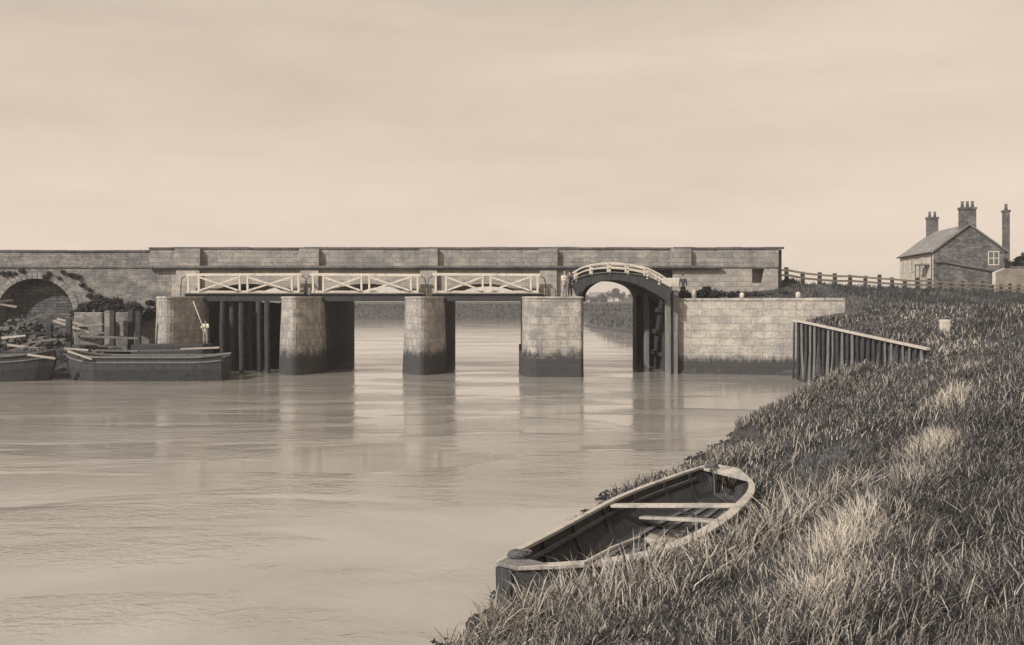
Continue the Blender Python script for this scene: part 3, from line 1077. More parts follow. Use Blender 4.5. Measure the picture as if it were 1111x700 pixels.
vs = [hp(0.5, -2.2, HZ - 1), hp(6.3, -2.2, HZ - 1), hp(6.3, -2.2, 8.4), hp(0.5, -2.2, 9.6), hp(0.5, -.01, HZ - 1), hp(6.3, -.01, HZ - 1), hp(6.3, -.01, 8.4), hp(0.5, -.01, 9.6)]
ln.add(vs, [(0, 1, 2, 3), (0, 3, 7, 4), (1, 5, 6, 2), (3, 2, 6, 7), (7, 6, 5, 4)])
lo = ln.build('lean_to', M['house_brick'], house)
lr = MB()
vs = [hp(0.2, -2.45, 9.7), hp(6.6, -2.45, 8.42), hp(6.6, -.02, 8.42), hp(0.2, -.02, 9.7), hp(0.2, -2.45, 9.58), hp(6.6, -2.45, 8.3), hp(6.6, -.02, 8.3), hp(0.2, -.02, 9.58)]
lr.add(vs, [(0, 1, 2, 3), (7, 6, 5, 4), (0, 4, 5, 1), (1, 5, 6, 2), (3, 2, 6, 7), (0, 3, 7, 4)])
lr.build('roof', M['cornice'], lo)
wv = MB()
wa, wb_ = Vector((55.2, 105.2, 0)), Vector((66.0, 111.6, 0))
wd_ = (wb_ - wa).normalized()
wn_ = Vector((-wd_.y, wd_.x, 0)) * .4
prof = [(wa, 4.6), (wb_, 4.6), (wb_, 8.85), (wa + wd_ * 2.0, 8.8), (wa, 8.3)]
wv.add([(p_.x, p_.y, z_) for p_, z_ in prof] + [(p_.x + wn_.x, p_.y + wn_.y, z_) for p_, z_ in prof],
       [(0, 1, 2, 3, 4), (9, 8, 7, 6, 5), (4, 3, 8, 9), (3, 2, 7, 8), (1, 6, 7, 2), (0, 4, 9, 5)])
tag(wv.build('yard_wall', M['limewash']), 'whitewashed yard wall right of the house behind the fence', 'wall')


# ------------------------------------------------------------------ leaf clumps
def leaf_cloud(centres, radii, n, size, tone=(0.15, 0.45), seed=0, flat=0.8):
    """many leaf-sized quads spread through blobs"""
    r = np.random.default_rng(seed)
    centres = np.asarray(centres, float)
    radii = np.asarray(radii, float)
    wgt = radii ** 2 / (radii ** 2).sum()
    k = r.choice(len(centres), n, p=wgt)
    v = r.normal(size=(n, 3))
    v /= np.linalg.norm(v, axis=1)[:, None]
    rad = radii[k] * (0.35 + 0.65 * r.random(n) ** 0.5) * (1 + 0.25 * r.normal(size=n) * 0.5)
    c = centres[k] + v * rad[:, None] * np.array([1, 1, flat])
    a = r.normal(size=(n, 3)); a /= np.linalg.norm(a, axis=1)[:, None]
    b = np.cross(a, r.normal(size=(n, 3))); b /= np.linalg.norm(b, axis=1)[:, None]
    s = size * (0.5 + r.random(n))
    q = np.stack([c + a * s[:, None], c + b * s[:, None] * .5, c - a * s[:, None], c - b * s[:, None] * .5], 1)
    kt = r.uniform(-.08, .08, len(centres))
    tn = np.clip(r.uniform(tone[0], tone[1], n) + kt[k], 0, 1)
    return q.reshape(-1, 3), np.repeat(tn, 4)


def bush(name, centres, radii, n, size, label, cat='bush', group=None, tone=(.1, .4), seed=0, parent=None):
    v, tn = leaf_cloud(centres, radii, n, size, tone, seed)
    loops = np.arange(len(v))
    if parent is not None:
        v = v - np.array(wloc(parent))
    o = npmesh(name, v, loops, np.arange(0, len(v), 4), M['leaf'], parent, tn)
    if label:
        tag(o, label, cat, group)
    return o


def tree(loc, h, w_, label, seed, n=1500, size=0.45, group=None):
    r = random.Random(seed)
    root = thing('tree', loc, label, 'tree', group)
    tk = MB()
    x, y, z = loc
    tk.tube([(x, y, z - .3), (x + .05 * w_, y, z + h * .35), (x, y, z + h * .7)], [h * .04, h * .03, h * .012], 7)
    for k in range(4):
        a = r.uniform(0, 6.28)
        tk.tube([(x, y, z + h * (.3 + .08 * k)), (x + math.cos(a) * w_ * .4, y + math.sin(a) * w_ * .4, z + h * (.6 + .07 * k))], [h * .015, h * .005], 5)
    tk.build('trunk', M['tar'], root)
    cs, rs = [], []
    for k in range(9):
        a = r.uniform(0, 6.28)
        q = r.uniform(0, .6) * w_
        cs.append((x + math.cos(a) * q, y + math.sin(a) * q, z + h * r.uniform(.4, .85)))
        rs.append(w_ * r.uniform(.25, .5))
    bush('crown', cs, rs, n, size, None, tone=(.15, .5), seed=seed, parent=root)
    return root


bx = P(1103, 0, Y=114).x
bush('garden_bush', [(bx, 114, 9.3), (bx + 2, 114.5, 10.2), (bx - 1.3, 114, 8.6), (bx + 4.5, 115, 9.6), (bx + 1, 114, 7.8), (bx + 6, 114, 8.5)], [1.1, 1.3, 1.0, 1.6, 1.4, 1.6], 2600, .28,
     'dark bushy garden shrubs rising right of the brick house', 'shrubs', seed=5)

# ------------------------------------------------------------------ far village, seen through the lock arch
YV = 620.0
for k, (px_, wd, hh, lab) in enumerate(((641, 9, 5.0, 'tiny far cottage leftmost on the horizon inside the lock arch'),
                                        (649, 12, 6.5, 'taller far cottage with steep roof on the horizon inside the lock arch'),
                                        (658, 9, 4.6, 'low far cottage in the middle of the horizon inside the lock arch'),
                                        (682, 10, 4.6, 'far cottage rightmost on the horizon inside the lock arch'))):
    x = P(px_, 0, Y=YV).x
    g0 = 4.5
    hs = thing('far_cottage', (x, YV, g0), lab, 'cottage', 'far cottages on the horizon')
    wq = MB()
    wq.box(x - wd / 2, x + wd / 2, YV - 3, YV + 3, g0 - .5, g0 + hh * .55)
    wq.build('wall', M['house_brick'] if k % 2 else M['limewash'], hs)
    rq = MB()
    rq.add([(x - wd / 2 - .3, YV - 3.3, g0 + hh * .55), (x + wd / 2 + .3, YV - 3.3, g0 + hh * .55), (x + wd / 2 + .3, YV + 3.3, g0 + hh * .55), (x - wd / 2 - .3, YV + 3.3, g0 + hh * .55),
            (x - wd / 2 - .3, YV, g0 + hh), (x + wd / 2 + .3, YV, g0 + hh)], [(0, 1, 5, 4), (2, 3, 4, 5), (1, 2, 5), (3, 0, 4), (3, 2, 1, 0)])
    rq.build('roof', M['slate'], hs)
for k, (px_, hh, ww_, lab) in enumerate(((634, 5, 4, 'small far tree leftmost on the horizon in the lock arch'),
                                         (653, 6, 4, 'far tree between two cottages in the lock arch'),
                                         (666, 9.5, 6, 'tallest far round tree on the horizon in the lock arch'),
                                         (672, 7, 5, 'far tree just right of the tallest one in the lock arch'),
                                         (687, 9, 4, 'far tree rightmost on the horizon in the lock arch'))):
    tree((P(px_, 0, Y=YV - 15).x, YV - 15, 4.4), hh, ww_, lab, 40 + k, 900, .55, 'far trees on the horizon')

# ------------------------------------------------------------------ left bank: barges, timbers, ivy
def barge(label, x0, x1, yc, beam, top, bow_left=True, deck=0.35, group='moored barges'):
    root = thing('barge', ((x0 + x1) / 2, yc, 0), label, 'barge', group)
    L = x1 - x0
    rings = []
    inner = []
    N = 18
    for k in range(N + 1):
        s = k / N
        e = s if bow_left else 1 - s
        taper = min(1, (e / 0.22) ** 0.55 if e < .22 else 1) * (0.8 + 0.2 * min(1, (1 - e) / .12))
        hb = beam / 2 * max(taper, .10)
        sheer = 0.42 * max(0, 1 - e / .25) ** 2 + 0.15 * max(0, (e - .8) / .2) ** 2
        zt = top + sheer
        x = x0 + L * s
        xo = x + (0.5 * max(0, 1 - e / .2) if bow_left else -0.5 * max(0, 1 - e / .2))
        rings.append([(x, yc - hb, zt), (x, yc - hb * 1.0, zt * .5), (xo, yc - hb * .8, -.4), (xo, yc + hb * .8, -.4), (x, yc + hb, zt * .5), (x, yc + hb, zt),
                      (x, yc + hb - .14, zt), (x, yc + hb - .16, zt - deck), (x, yc - hb + .16, zt - deck), (x, yc - hb + .14, zt)])
        inner.append((x, hb, zt))
    hm = MB()
    hm.loft(rings)
    hm.build('hull', M['tar'], root)
    ru = MB()
    for sgn in (-1, 1):
        ru.loft([[(x, yc + sgn * hb - .09, zt + .003), (x, yc + sgn * hb + .09, zt + .003), (x, yc + sgn * hb + .09, zt + .10), (x, yc + sgn * hb - .09, zt + .10)] for x, hb, zt in inner])
    ru.build('gunwale', M['timber'], root)
    st = MB()
    for (zf, m0, m1) in ((.78, 0, N),):
        st.loft([[(x, yc - hb - .05, zt * zf), (x, yc - hb - .002, zt * zf), (x, yc - hb - .002, zt * zf + .09), (x, yc - hb - .05, zt * zf + .09)] for x, hb, zt in inner[m0:m1 + 1]])
    st.build('rubbing_strake', M['timber'], root)
    return root


xb0, xb1 = P(66, 0, Y=58).x, P(246, 0, Y=59).x
barge('long dark barge with pale gunwale moored below the first pier', xb0, xb1, 58.9, 2.6, 1.45)
barge('dark barge loaded with loose timber at the left edge of the view', -43, xb0 - .5, 58.3, 2.6, 1.5, bow_left=False)


def plank(a, b, w_, h_, mat, label, group='loose timbers on the left bank', name='plank'):
    mb = MB()
    mb.bar(a, b, w_, h_, jit=0.02)
    return tag(mb.build(name, M[mat]), label, 'plank' if name == 'plank' else 'post', group)


PL = [((2, 367), (28, 364), 58.6, 'pale_timber', 'pale plank flat on the cargo at the left edge'),
      ((8, 374), (40, 378), 58.2, 'pale_timber', 'pale plank slanting down on the left barge'),
      ((30, 372), (62, 368), 58.8, 'timber', 'grey plank lying across the stern of the left barge'),
      ((10, 380), (36, 376), 57.9, 'timber', 'grey plank on the nearer side of the left barge'),
      ((58, 348), (97, 361), 62.5, 'pale_timber', 'long pale plank leaning down right in the timber yard'),
      ((62, 346), (90, 353), 63.0, 'pale_timber', 'upper pale plank of the pile in the timber yard'),
      ((84, 354), (112, 352), 62.8, 'pale_timber', 'pale plank right of the leaning planks in the yard'),
      ((0, 330), (18, 333), 64.5, 'pale_timber', 'pale pole lying across the arch mouth, upper one'),
      ((0, 327), (14, 326), 65.0, 'timber', 'grey pole lying highest in the arch mouth'),
      ((20, 352), (46, 341), 63.8, 'timber', 'thin grey pole propped on the rubble under the arch'),
      ((88, 365), (150, 367), 60.8, 'timber', 'long grey baulk lying along the bank behind the barge'),
      ((20, 361), (72, 362), 60.5, 'tar', 'dark baulk lying along the bank left of the yard post')]
for (a, b, Y, mat, lab) in PL:
    plank(P(*a, Y=Y), P(*b, Y=Y + .4), .22, .13, mat, lab)
PL += [((74, 381), (100, 390), 57.2, 'pale_timber', 'bleached plank slanting over the bow of the long barge'),
       ((70, 378), (96, 380), 57.5, 'pale_timber', 'bleached plank lying flat across the bow of the long barge'),
       ((104, 380), (150, 381), 58.2, 'timber', 'grey board laid along the hold at the left half of long barge'),
       ((152, 381), (200, 380), 58.6, 'timber', 'grey board laid along the hold at the middle of long barge'),
       ((196, 379), (238, 377), 58.9, 'pale_timber', 'paler board laid along the stern of the long barge'),
       ((30, 385), (60, 389), 56.9, 'pale_timber', 'thin pale pole hanging over the side of the left barge'),
       ((96, 357), (122, 364), 61.9, 'timber', 'short grey plank tipped against the foot of the stone blocks'),
       ((60, 357), (80, 352), 62.0, 'timber', 'short grey plank behind the stout post in the yard')]
for (a, b, Y, mat, lab) in PL[-8:]:
    plank(P(*a, Y=Y), P(*b, Y=Y + .3), .20, .10, mat, lab)
PS = [(75, 347, 371, 61.3, 'dark stout post standing beside the leaning planks'),
      (54, 352, 372, 61.6, 'thin dark post left of the leaning planks'),
      (122, 337, 366, 62.0, 'tall dark post right of the pale stone block'),
      (142, 336, 368, 63.0, 'broad dark post midway between block and first pier'),
      (150, 338, 368, 62.4, 'dark post left of the first pier')]
for (px_, ya, yb, Y, lab) in PS:
    a, b = P(px_, yb, Y=Y), P(px_, ya, Y=Y)
    plank(a - Vector((0, 0, .6)), b, .30, .30, 'tar', lab, 'dark posts on the left bank', 'timber_post')
for (pa, pb, ya, yb, Y, lab) in ((80, 111, 339, 362, 63.6, 'wide pale stone block at the foot of the abutment wall'),
                                 (113, 120, 337, 363, 63.0, 'narrow pale upright stone block beside the tall dark post'),
                                 (125, 139, 339, 353, 64.4, 'small grey stone block between two dark posts')):
    a, b = P(pa, yb, Y=Y), P(pb, ya, Y=Y)
    mb = MB()
    mb.box(a.x, b.x, Y, Y + .8, a.z - .8, b.z)
    tag(mb.build('stone_block', M['old_brick'], bevel=.06), lab, 'stone block', 'stone blocks by the abutment')


def rubble(name, cx, cy, rx, ry, hz_, n, label, seed):
    r = random.Random(seed)
    mb = MB()
    for k in range(n):
        a, q = r.uniform(0, 6.28), r.random() ** .6
        x, y = cx + rx * q * math.cos(a), cy + ry * q * math.sin(a)
        zb = float(height(np.array([x]), np.array([y]))[0])
        z_ = zb + hz_ * (1 - q) * r.random()
        s = r.uniform(.08, .30)
        pts = []
        for i in range(8):
            sx_, sy_, sz_ = ((i & 1) * 2 - 1), ((i >> 1 & 1) * 2 - 1), ((i >> 2 & 1) * 2 - 1)
            pts.append((x + sx_ * s * r.uniform(.5, 1), y + sy_ * s * r.uniform(.5, 1), z_ + sz_ * s * .6 * r.uniform(.5, 1)))
        mb.add(pts, [(0, 2, 3, 1), (4, 5, 7, 6), (0, 1, 5, 4), (2, 6, 7, 3), (0, 4, 6, 2), (1, 3, 7, 5)])
    return tag(mb.build(name, M['rubble'], bevel=.03), label, 'rubble', kind='stuff')


rubble('rubble_heap', -34.6, 65.2, 3.6, 2.3, 1.9, 420, 'heap of broken stone under the old arch', 3)
rubble('rubble_heap', -27.8, 62.6, 3.6, 2.0, .7, 70, 'scattered rubble in the timber yard', 4)
rr_ = random.Random(9)
cs = [(-31.0 + k * .20 + rr_.uniform(-.3, .3), 65.9 + rr_.uniform(-.5, .3), 4.55 + rr_.uniform(-.6, .5)) for k in range(33)]
bush('wall_foot_bush', cs, [rr_.uniform(.2, .5) for _ in cs], 7000, .11, 'dark straggling bushes along the foot of the abutment wall', 'bush', seed=12, tone=(.08, .5))
cs = [(-33.6 + k * .42 + rr_.uniform(-.25, .25), 66.42, 7.0 - .16 * k * (k > 5) + rr_.uniform(-.35, .3)) for k in range(11)]
bush('ivy', cs, [rr_.uniform(.14, .30) for _ in cs], 1900, .075, 'dark ivy hanging on the abutment wall right of the old arch', 'ivy', seed=13, tone=(.1, .55))
cs = [(-38.5 + k * .45, 66.42, 7.0 + rr_.uniform(-.3, .25)) for k in range(8)]
bush('ivy', cs, [rr_.uniform(.10, .24) for _ in cs], 1000, .075, 'patchy ivy on the wall above the old arch at left', 'ivy', seed=14, tone=(.1, .55))
cs = [(12.2 + k * .55, 65.4 + rr_.uniform(-.3, .4), 5.35 + rr_.uniform(-.1, .25)) for k in range(15)]
bush('low_shrub', cs, [rr_.uniform(.2, .45) for _ in cs], 4200, .12, 'low dark shrubs growing along the ground behind the wing wall', 'shrubs', seed=15, tone=(.08, .4))
bush('low_shrub', [(13.3, 64.9, 5.5), (13.7, 65.0, 5.75), (14.1, 64.8, 5.5)], [.35, .35, .3], 900, .12, 'dark rounded shrub on the wing wall close to the lock', 'shrub', seed=16, tone=(.05, .3))

# ------------------------------------------------------------------ people
def skin_mesh(pts, edges, rad, root=0, sub=1):
    me = bpy.data.meshes.new('tmp')
    bm = bmesh.new()
    lay = bm.verts.layers.skin.verify()
    vs = []
    for p, r in zip(pts, rad):
        v = bm.verts.new(p)
        v[lay].radius = (r, r) if not hasattr(r, '__len__') else r
        vs.append(v)
    vs[root][lay].use_root = True
    for a, b in edges:
        bm.edges.new((vs[a], vs[b]))
    bm.to_mesh(me)
    bm.free()
    o = bpy.data.objects.new('tmp', me)
    COL.objects.link(o)
    o.modifiers.new('s', 'SKIN')
    sm = o.modifiers.new('u', 'SUBSURF')
    sm.levels = sub
    sm.render_levels = sub
    dg = bpy.context.evaluated_depsgraph_get()
    out = bpy.data.meshes.new_from_object(o.evaluated_get(dg))
    bpy.data.objects.remove(o)
    for p_ in out.polygons:
        p_.use_smooth = True
    return out


def person(loc, face, hgt, label, top, legs, cap, arms, pole=None):
    """face: heading in radians (0 looks to +X). arms: two (elbow, hand) pairs in the body frame: x forward, y left, z up"""
    root = thing('person', loc, label, 'person')
    k = hgt / 1.75
    ca, sa = math.cos(face), math.sin(face)

    def T(p):
        return (k * (p[0] * ca - p[1] * sa), k * (p[0] * sa + p[1] * ca), k * p[2])

    def put(name, pts, edges, rad, mat, rt=0, sub=1):
        me = skin_mesh([T(p) for p in pts], edges, [r * k if not hasattr(r, '__len__') else (r[0] * k, r[1] * k) for r in rad], rt, sub)
        me.materials.append(mat)
        o = bpy.data.objects.new(name, me)
        COL.objects.link(o)
        o.parent = root
        return o

    pts = [(0, 0, .95), (0, 0, 1.12), (.01, 0, 1.33), (.01, 0, 1.47), (.03, 0, 1.55), (.035, 0, 1.63), (.03, 0, 1.71)]
    rad = [.13, .12, .14, .06, .075, .085, .06]
    ed = [(i, i + 1) for i in range(6)]
    for s_, (elb, hand) in zip((1, -1), arms):
        i = len(pts)
        pts += [(0, s_ * .19, 1.42), elb, hand]
        rad += [.055, .042, .03]
        ed += [(2, i), (i, i + 1), (i + 1, i + 2)]
        hv = Vector(hand)
        dv = (hv - Vector(elb)).normalized()
        side = dv.cross(Vector((0, 1, 0)))
        side = side.normalized() if side.length > .1 else Vector((1, 0, 0))
        j = len(pts)
        palm = hv + dv * .07
        pts.append(tuple(palm)); rad.append(.034); ed.append((i + 2, j))
        for f in range(4):
            b0 = palm + side * (f - 1.5) * .02
            tip = b0 + dv * (.07 + .012 * (1.5 - abs(f - 1.3))) + Vector((0, -s_ * .03, 0))
            pts += [tuple(b0 + dv * .035), tuple(tip)]
            rad += [.009, .007]
            ed += [(j, len(pts) - 2), (len(pts) - 2, len(pts) - 1)]
        pts.append(tuple(hv + dv * .06 + side * .06)); rad.append(.010); ed.append((i + 2, len(pts) - 1))
    for s_ in (1, -1):
        i = len(pts)
        pts += [(0, s_ * .09, .88), (.02, s_ * .11, .48), (-.02, s_ * .12, .09), (.13, s_ * .13, .04)]
        rad += [.085, .056, .042, .036]
        ed += [(0, i), (i, i + 1), (i + 1, i + 2), (i + 2, i + 3)]
    put('body', pts, ed, rad, M['skin'])
    # nose, ears as part of the head are below a pixel; a jacket or shirt, trousers, boots and cap dress the body
    sp_ = [(0, 0, .90), (0, 0, 1.12), (.01, 0, 1.33), (.01, 0, 1.44)]
    sr = [.16, .145, .165, .085]
    se = [(0, 1), (1, 2), (2, 3)]
    for s_, (elb, hand) in zip((1, -1), arms):
        i = len(sp_)
        w3 = Vector(elb).lerp(Vector(hand), .85)
        sp_ += [(0, s_ * .195, 1.42), elb, tuple(w3)]
        sr += [.075, .06, .048]
        se += [(2, i), (i, i + 1), (i + 1, i + 2)]
    put('shirt' if top is M['shirt'] else 'jacket', sp_, se, sr, top)
    tp = [(0, 0, 1.0), (0, 0, .92)]
    trr = [.155, .15]
    te = [(0, 1)]
    for s_ in (1, -1):
        i = len(tp)
        tp += [(0, s_ * .095, .84), (.02, s_ * .115, .48), (-.02, s_ * .12, .10)]
        trr += [.105, .08, .07]
        te += [(1, i), (i, i + 1), (i + 1, i + 2)]
    put('trousers', tp, te, trr, legs)
    for s_ in (1, -1):
        put('boot', [(-.05, s_ * .12, .05), (.06, s_ * .125, .05), (.17, s_ * .13, .035)], [(0, 1), (1, 2)], [.055, .05, .04], M['dark_cloth'])
    put('cap', [(-.03, 0, 1.72), (.05, 0, 1.735), (.14, 0, 1.70)], [(0, 1), (1, 2)], [.095, .085, .05], cap)
    return root


ARM_DOWN = lambda s_: ((0.0, s_ * .26, 1.14), (.08, s_ * .25, .90))
p = P(222, 371, Y=60.6)
qx = p.x
landing = MB()
landing.box(-24.9, -20.2, 60.2, 62.3, -1.2, 2.15)
tag(landing.build('landing_stage', M['tar'], bevel=.04), 'dark timber landing stage in front of the first pier', 'landing stage')
person((qx, 60.8, 2.15), R(-100), 1.62, 'person in pale shirt holding a long pole beside the first pier', M['shirt'], M['grey_cloth'], M['dark_cloth'],
       (((.12, .28, 1.20), (.26, .12, 1.22)), ((.14, -.26, 1.18), (.28, -.08, 1.30))))
pm = MB()
pm.tube([(qx + .12, 60.3, 2.4), (qx - .12, 60.5, 3.45), (qx - .75, 60.6, 5.0)], .035, 7)
tag(pm.build('boat_pole', M['pale_timber'], smooth=True), 'long pale pole held by the person beside the first pier', 'pole')
person((P(612.5, 0, Y=62.4).x, 62.4, 5.32), R(-60), 1.68, 'person in pale clothes standing on the lock pier by the footbridge', M['shirt'], M['grey_cloth'], M['grey_cloth'],
       (ARM_DOWN(1), ((.15, -.26, 1.2), (.30, -.10, 1.15))))
person((P(618.5, 0, Y=62.9).x, 62.9, 5.32), R(-130), 1.74, 'person in dark clothes at the left foot of the arched footbridge', M['dark_cloth'], M['dark_cloth'], M['dark_cloth'],
       (ARM_DOWN(1), ARM_DOWN(-1)))
person((P(741, 0, Y=65.0).x, 65.0, 5.13), R(-110), 1.74, 'person in dark coat behind the lock end of the wing wall', M['dark_cloth'], M['dark_cloth'], M['dark_cloth'],
       (ARM_DOWN(1), ARM_DOWN(-1)))

# ------------------------------------------------------------------ rowing boat in the reeds
boat = thing('rowing_boat', (2.5, 18, 0), 'old weathered rowing boat lying empty in the reeds at the water edge', 'boat')
# matching stations of the outer gunwale from the near bow to the far stern: left px, right px
ST = [((541, 614), (558, 619), .66, .66), ((553, 604), (612, 617), .64, .66), ((572, 594), (662, 613), .62, .70), ((603, 578), (712, 604), .62, .76),
      ((636, 560), (756, 587), .64, .84), ((668, 543), (790, 566), .68, .92), ((702, 529), (808, 549), .73, .98), ((733, 518), (817, 537), .80, 1.0), ((757, 510), (816, 525), .87, 1.02), ((774, 506), (801, 511), .94, 1.0)]
Lp = [P(a[0], a[1], z=za) for a, b, za, zb in ST]
Rp = [P(b[0], b[1], z=zb) for a, b, za, zb in ST]


def resample(pts, n):
    ext = [pts[0] * 2 - pts[1]] + pts + [pts[-1] * 2 - pts[-2]]
    out = []
    seg = len(pts) - 1
    for k in range(n + 1):
        u_ = k / n * seg
        i = min(int(u_), seg - 1)
        f = u_ - i
        p0, p1, p2, p3 = ext[i:i + 4]
        out.append(0.5 * ((2 * p1) + (p2 - p0) * f + (2 * p0 - 5 * p1 + 4 * p2 - p3) * f * f + (3 * p1 - p0 - 3 * p2 + p3) * f ** 3))
    return out


NB = 36
Lc, Rc = resample(Lp, NB), resample(Rp, NB)


def section(k, inset=0.0, floor_up=0.0):
    l, r = Lc[k], Rc[k]
    ax = (r - l)
    wdt = ax.length
    ax.normalize()
    l = l + ax * inset
    r = r - ax * inset
    mid = (l + r) / 2
    e = k / NB
    dep = 0.86 - .12 * e
    ends = min(1, min(e / .05 + .35, (1 - e) / .07 + .45))
    bl = l.lerp(mid, .30) + Vector((0, 0, -dep)) + Vector((0, 0, floor_up))
    brr = r.lerp(mid, .30) + Vector((0, 0, -dep)) + Vector((0, 0, floor_up))
    zmin = (l.z + r.z) / 2 - dep + floor_up
    bl.z = zmin + .02
    brr.z = zmin + .06
    return [l, l.lerp(bl, .45) + (l - mid) * .06, bl, brr, r.lerp(brr, .45) + (r - mid) * .06, r]


hm = MB()
rings = []
for k in range(NB + 1):
    o_ = section(k)
    i_ = section(k, .05 if (Rc[k] - Lc[k]).length > .3 else .02, .07)
    rings.append(o_ + i_[::-1])
hm.loft(rings)
hull = hm.build('hull', M['boat_out'], boat)
ins = MB()
rings = [section(k, .056, .08) for k in range(2, NB - 1)]
ins.loft(rings, closed=False, caps=False)
ins.build('lining', M['boat_in'], hull)


def rail_along(pts, wd, inward, z0, z1, mat, name, sub=None):
    mb = MB()
    rg = []
    for k, p in enumerate(pts):
        o2 = inward[k]
        d = (o2 - p)
        d.z = 0
        d.normalize()
        rg.append([p - d * .05 + Vector((0, 0, z0)), p + d * wd[k] + Vector((0, 0, z0)), p + d * wd[k] + Vector((0, 0, z1)), p - d * .05 + Vector((0, 0, z1))])
    mb.loft(rg)
    return mb.build(name, mat, boat, bevel=.01)


midl = [(a + b) / 2 for a, b in zip(Lc, Rc)]
wl2 = [min(.09, (b - a).length * .35) for a, b in zip(Lc, Rc)]
wr2 = [min(.20, (b - a).length * .35) for a, b in zip(Lc, Rc)]
rail_along(Lc, wl2, midl, .004, .07, M['gunwale'], 'gunwale')
rail_along(Rc, wr2, midl, .004, .07, M['gunwale'], 'gunwale')
# plank laps on the outside
for C_, side in ((Lc, 0), (Rc, 1)):
    for f in (.3, .62, .9):
        rg = []
        for k in range(1, NB):
            o_ = section(k)
            top_, mid_, bot_ = (o_[0], o_[1], o_[2]) if side == 0 else (o_[5], o_[4], o_[3])
            q = top_.lerp(mid_, f / .45) if f < .45 else mid_.lerp(bot_, (f - .45) / .55)
            d = (o_[5] - o_[0]).normalized() * (-1 if side == 0 else 1)
            rg.append([q - d * .01, q + d * .018, q + d * .018 + Vector((0, 0, .035)), q - d * .01 + Vector((0, 0, .06))])
        mb = MB()
        mb.loft(rg)
        mb.build('strake', M['boat_out'], hull)
# inner stringers
for C_, O_ in ((Lc, Rc), (Rc, Lc)):
    mb = MB()
    rg = []
    for k in range(4, NB - 4):
        p, o2 = C_[k], O_[k]
        d = (o2 - p).normalized()
        q = p + d * .12 - Vector((0, 0, .2))
        rg.append([q, q + d * .06, q + d * .06 + Vector((0, 0, .07)), q + Vector((0, 0, .07))])
    mb.loft(rg)
    mb.build('stringer', M['boards'], boat)
# ribs
for k in range(6, NB - 4, 4):
    s_ = section(k, .065, .09)
    s2 = section(k + 1, .065, .09)
    mb = MB()
    rg = []
    for i in range(6):
        d = (s2[i] - s_[i]).normalized() * .05
        c_ = (midl[k] - s_[i])
        c_.z = 0 if i not in (2, 3) else .3
        c_ = c_.normalized() * .045
        if i in (2, 3):
            c_ = Vector((0, 0, .045))
        rg.append([s_[i] - d, s_[i] + d, s_[i] + d + c_, s_[i] - d + c_])
    mb.loft(rg)
    mb.build('rib', M['boat_in'], boat)
# stern and bow timbers
tm = MB()
s_ = section(NB)
tm.add([Lc[NB] + Vector((0, 0, .072)), Rc[NB] + Vector((0, 0, .072)), Rc[NB - 3] + Vector((0, 0, .03)), Lc[NB - 3] + Vector((0, 0, .03)),
        Lc[NB] + Vector((0, 0, .01)), Rc[NB] + Vector((0, 0, .01)), Rc[NB - 3] + Vector((0, 0, -.03)), Lc[NB - 3] + Vector((0, 0, -.03))],
       [(0, 1, 2, 3), (7, 6, 5, 4), (3, 2, 6, 7), (0, 4, 5, 1)])
tm.build('stern_knee', M['gunwale'], boat)
st_ = MB()
s0 = section(0)
fwd = (midl[0] - midl[4])
fwd.z = 0
fwd.normalize()
st_.loft([[q + fwd * .002 for q in s0], [q + fwd * .07 for q in s0]])
st_.build('stem', M['tar'], boat, bevel=.012)
bw_ = MB()
bw_.add([Lc[0] + Vector((-.04, -.04, .075)), Rc[0] + Vector((.03, -.04, .075)), Rc[3] + Vector((-.03, .05, .075)), Lc[3] + Vector((.1, 0, .075)),
         Lc[0] + Vector((-.04, -.04, .008)), Rc[0] + Vector((.03, -.04, .008)), Rc[3] + Vector((-.03, .05, .008)), Lc[3] + Vector((.1, 0, .008))],
        [(0, 1, 2, 3), (7, 6, 5, 4), (0, 4, 5, 1), (1, 5, 6, 2), (2, 6, 7, 3), (3, 7, 4, 0)])
bw_.build('bow_deck', M['timber'], boat, bevel=.015)
# thwarts
for (kl, kr, dz, wd, fl) in ((19.0, 24.6, -.03, .26, .0), (20.0, 24.0, -.33, .20, .28)):
    a = Lc[int(kl)].lerp(Lc[int(kl) + 1], kl % 1)
    b = Rc[int(kr)].lerp(Rc[int(kr) + 1], kr % 1)
    d = (b - a).normalized()
    a2, b3 = a + d * (.09 + fl * 2), b - d * (.12 + fl * .6)
    mb = MB()
    mb.bar(a2 + Vector((0, 0, dz)), b3 + Vector((0, 0, dz)), wd, .055)
    mb.build('thwart', M['gunwale'], boat, bevel=.01)
# bottom boards and a dry silt patch
fbm = MB()
for f in (.34, .42, .50, .58, .66):
    rg = []
    for k in range(7, NB - 5):
        s_ = section(k, .06, .10)
        c_ = s_[2].lerp(s_[3], (f - .3) / .4 * .9 + .05)
        d = (s_[3] - s_[2]).normalized() * .075
        rg.append([c_ - d, c_ + d, c_ + d + Vector((0, 0, .02)), c_ - d + Vector((0, 0, .02))])
    fbm.loft(rg)
fbm.build('bottom_boards', M['boards'], boat)
c_ = P(722, 588, z=.24)
sm = MB()
pts = []
for k in range(18):
    a = 2 * math.pi * k / 18
    rr = 1 + .25 * math.sin(3 * a + 1) + .12 * math.sin(7 * a)
    pts.append((c_.x + math.cos(a) * .42 * rr + .1 * math.sin(a), c_.y + math.sin(a) * .62 * rr, .20))
sm.add(pts + [(x_, y_, .245) for x_, y_, z_ in pts] + [(c_.x, c_.y, .27)],
       [(i, (i + 1) % 18, 18 + (i + 1) % 18, 18 + i) for i in range(18)] + [(18 + i, 18 + (i + 1) % 18, 36) for i in range(18)])
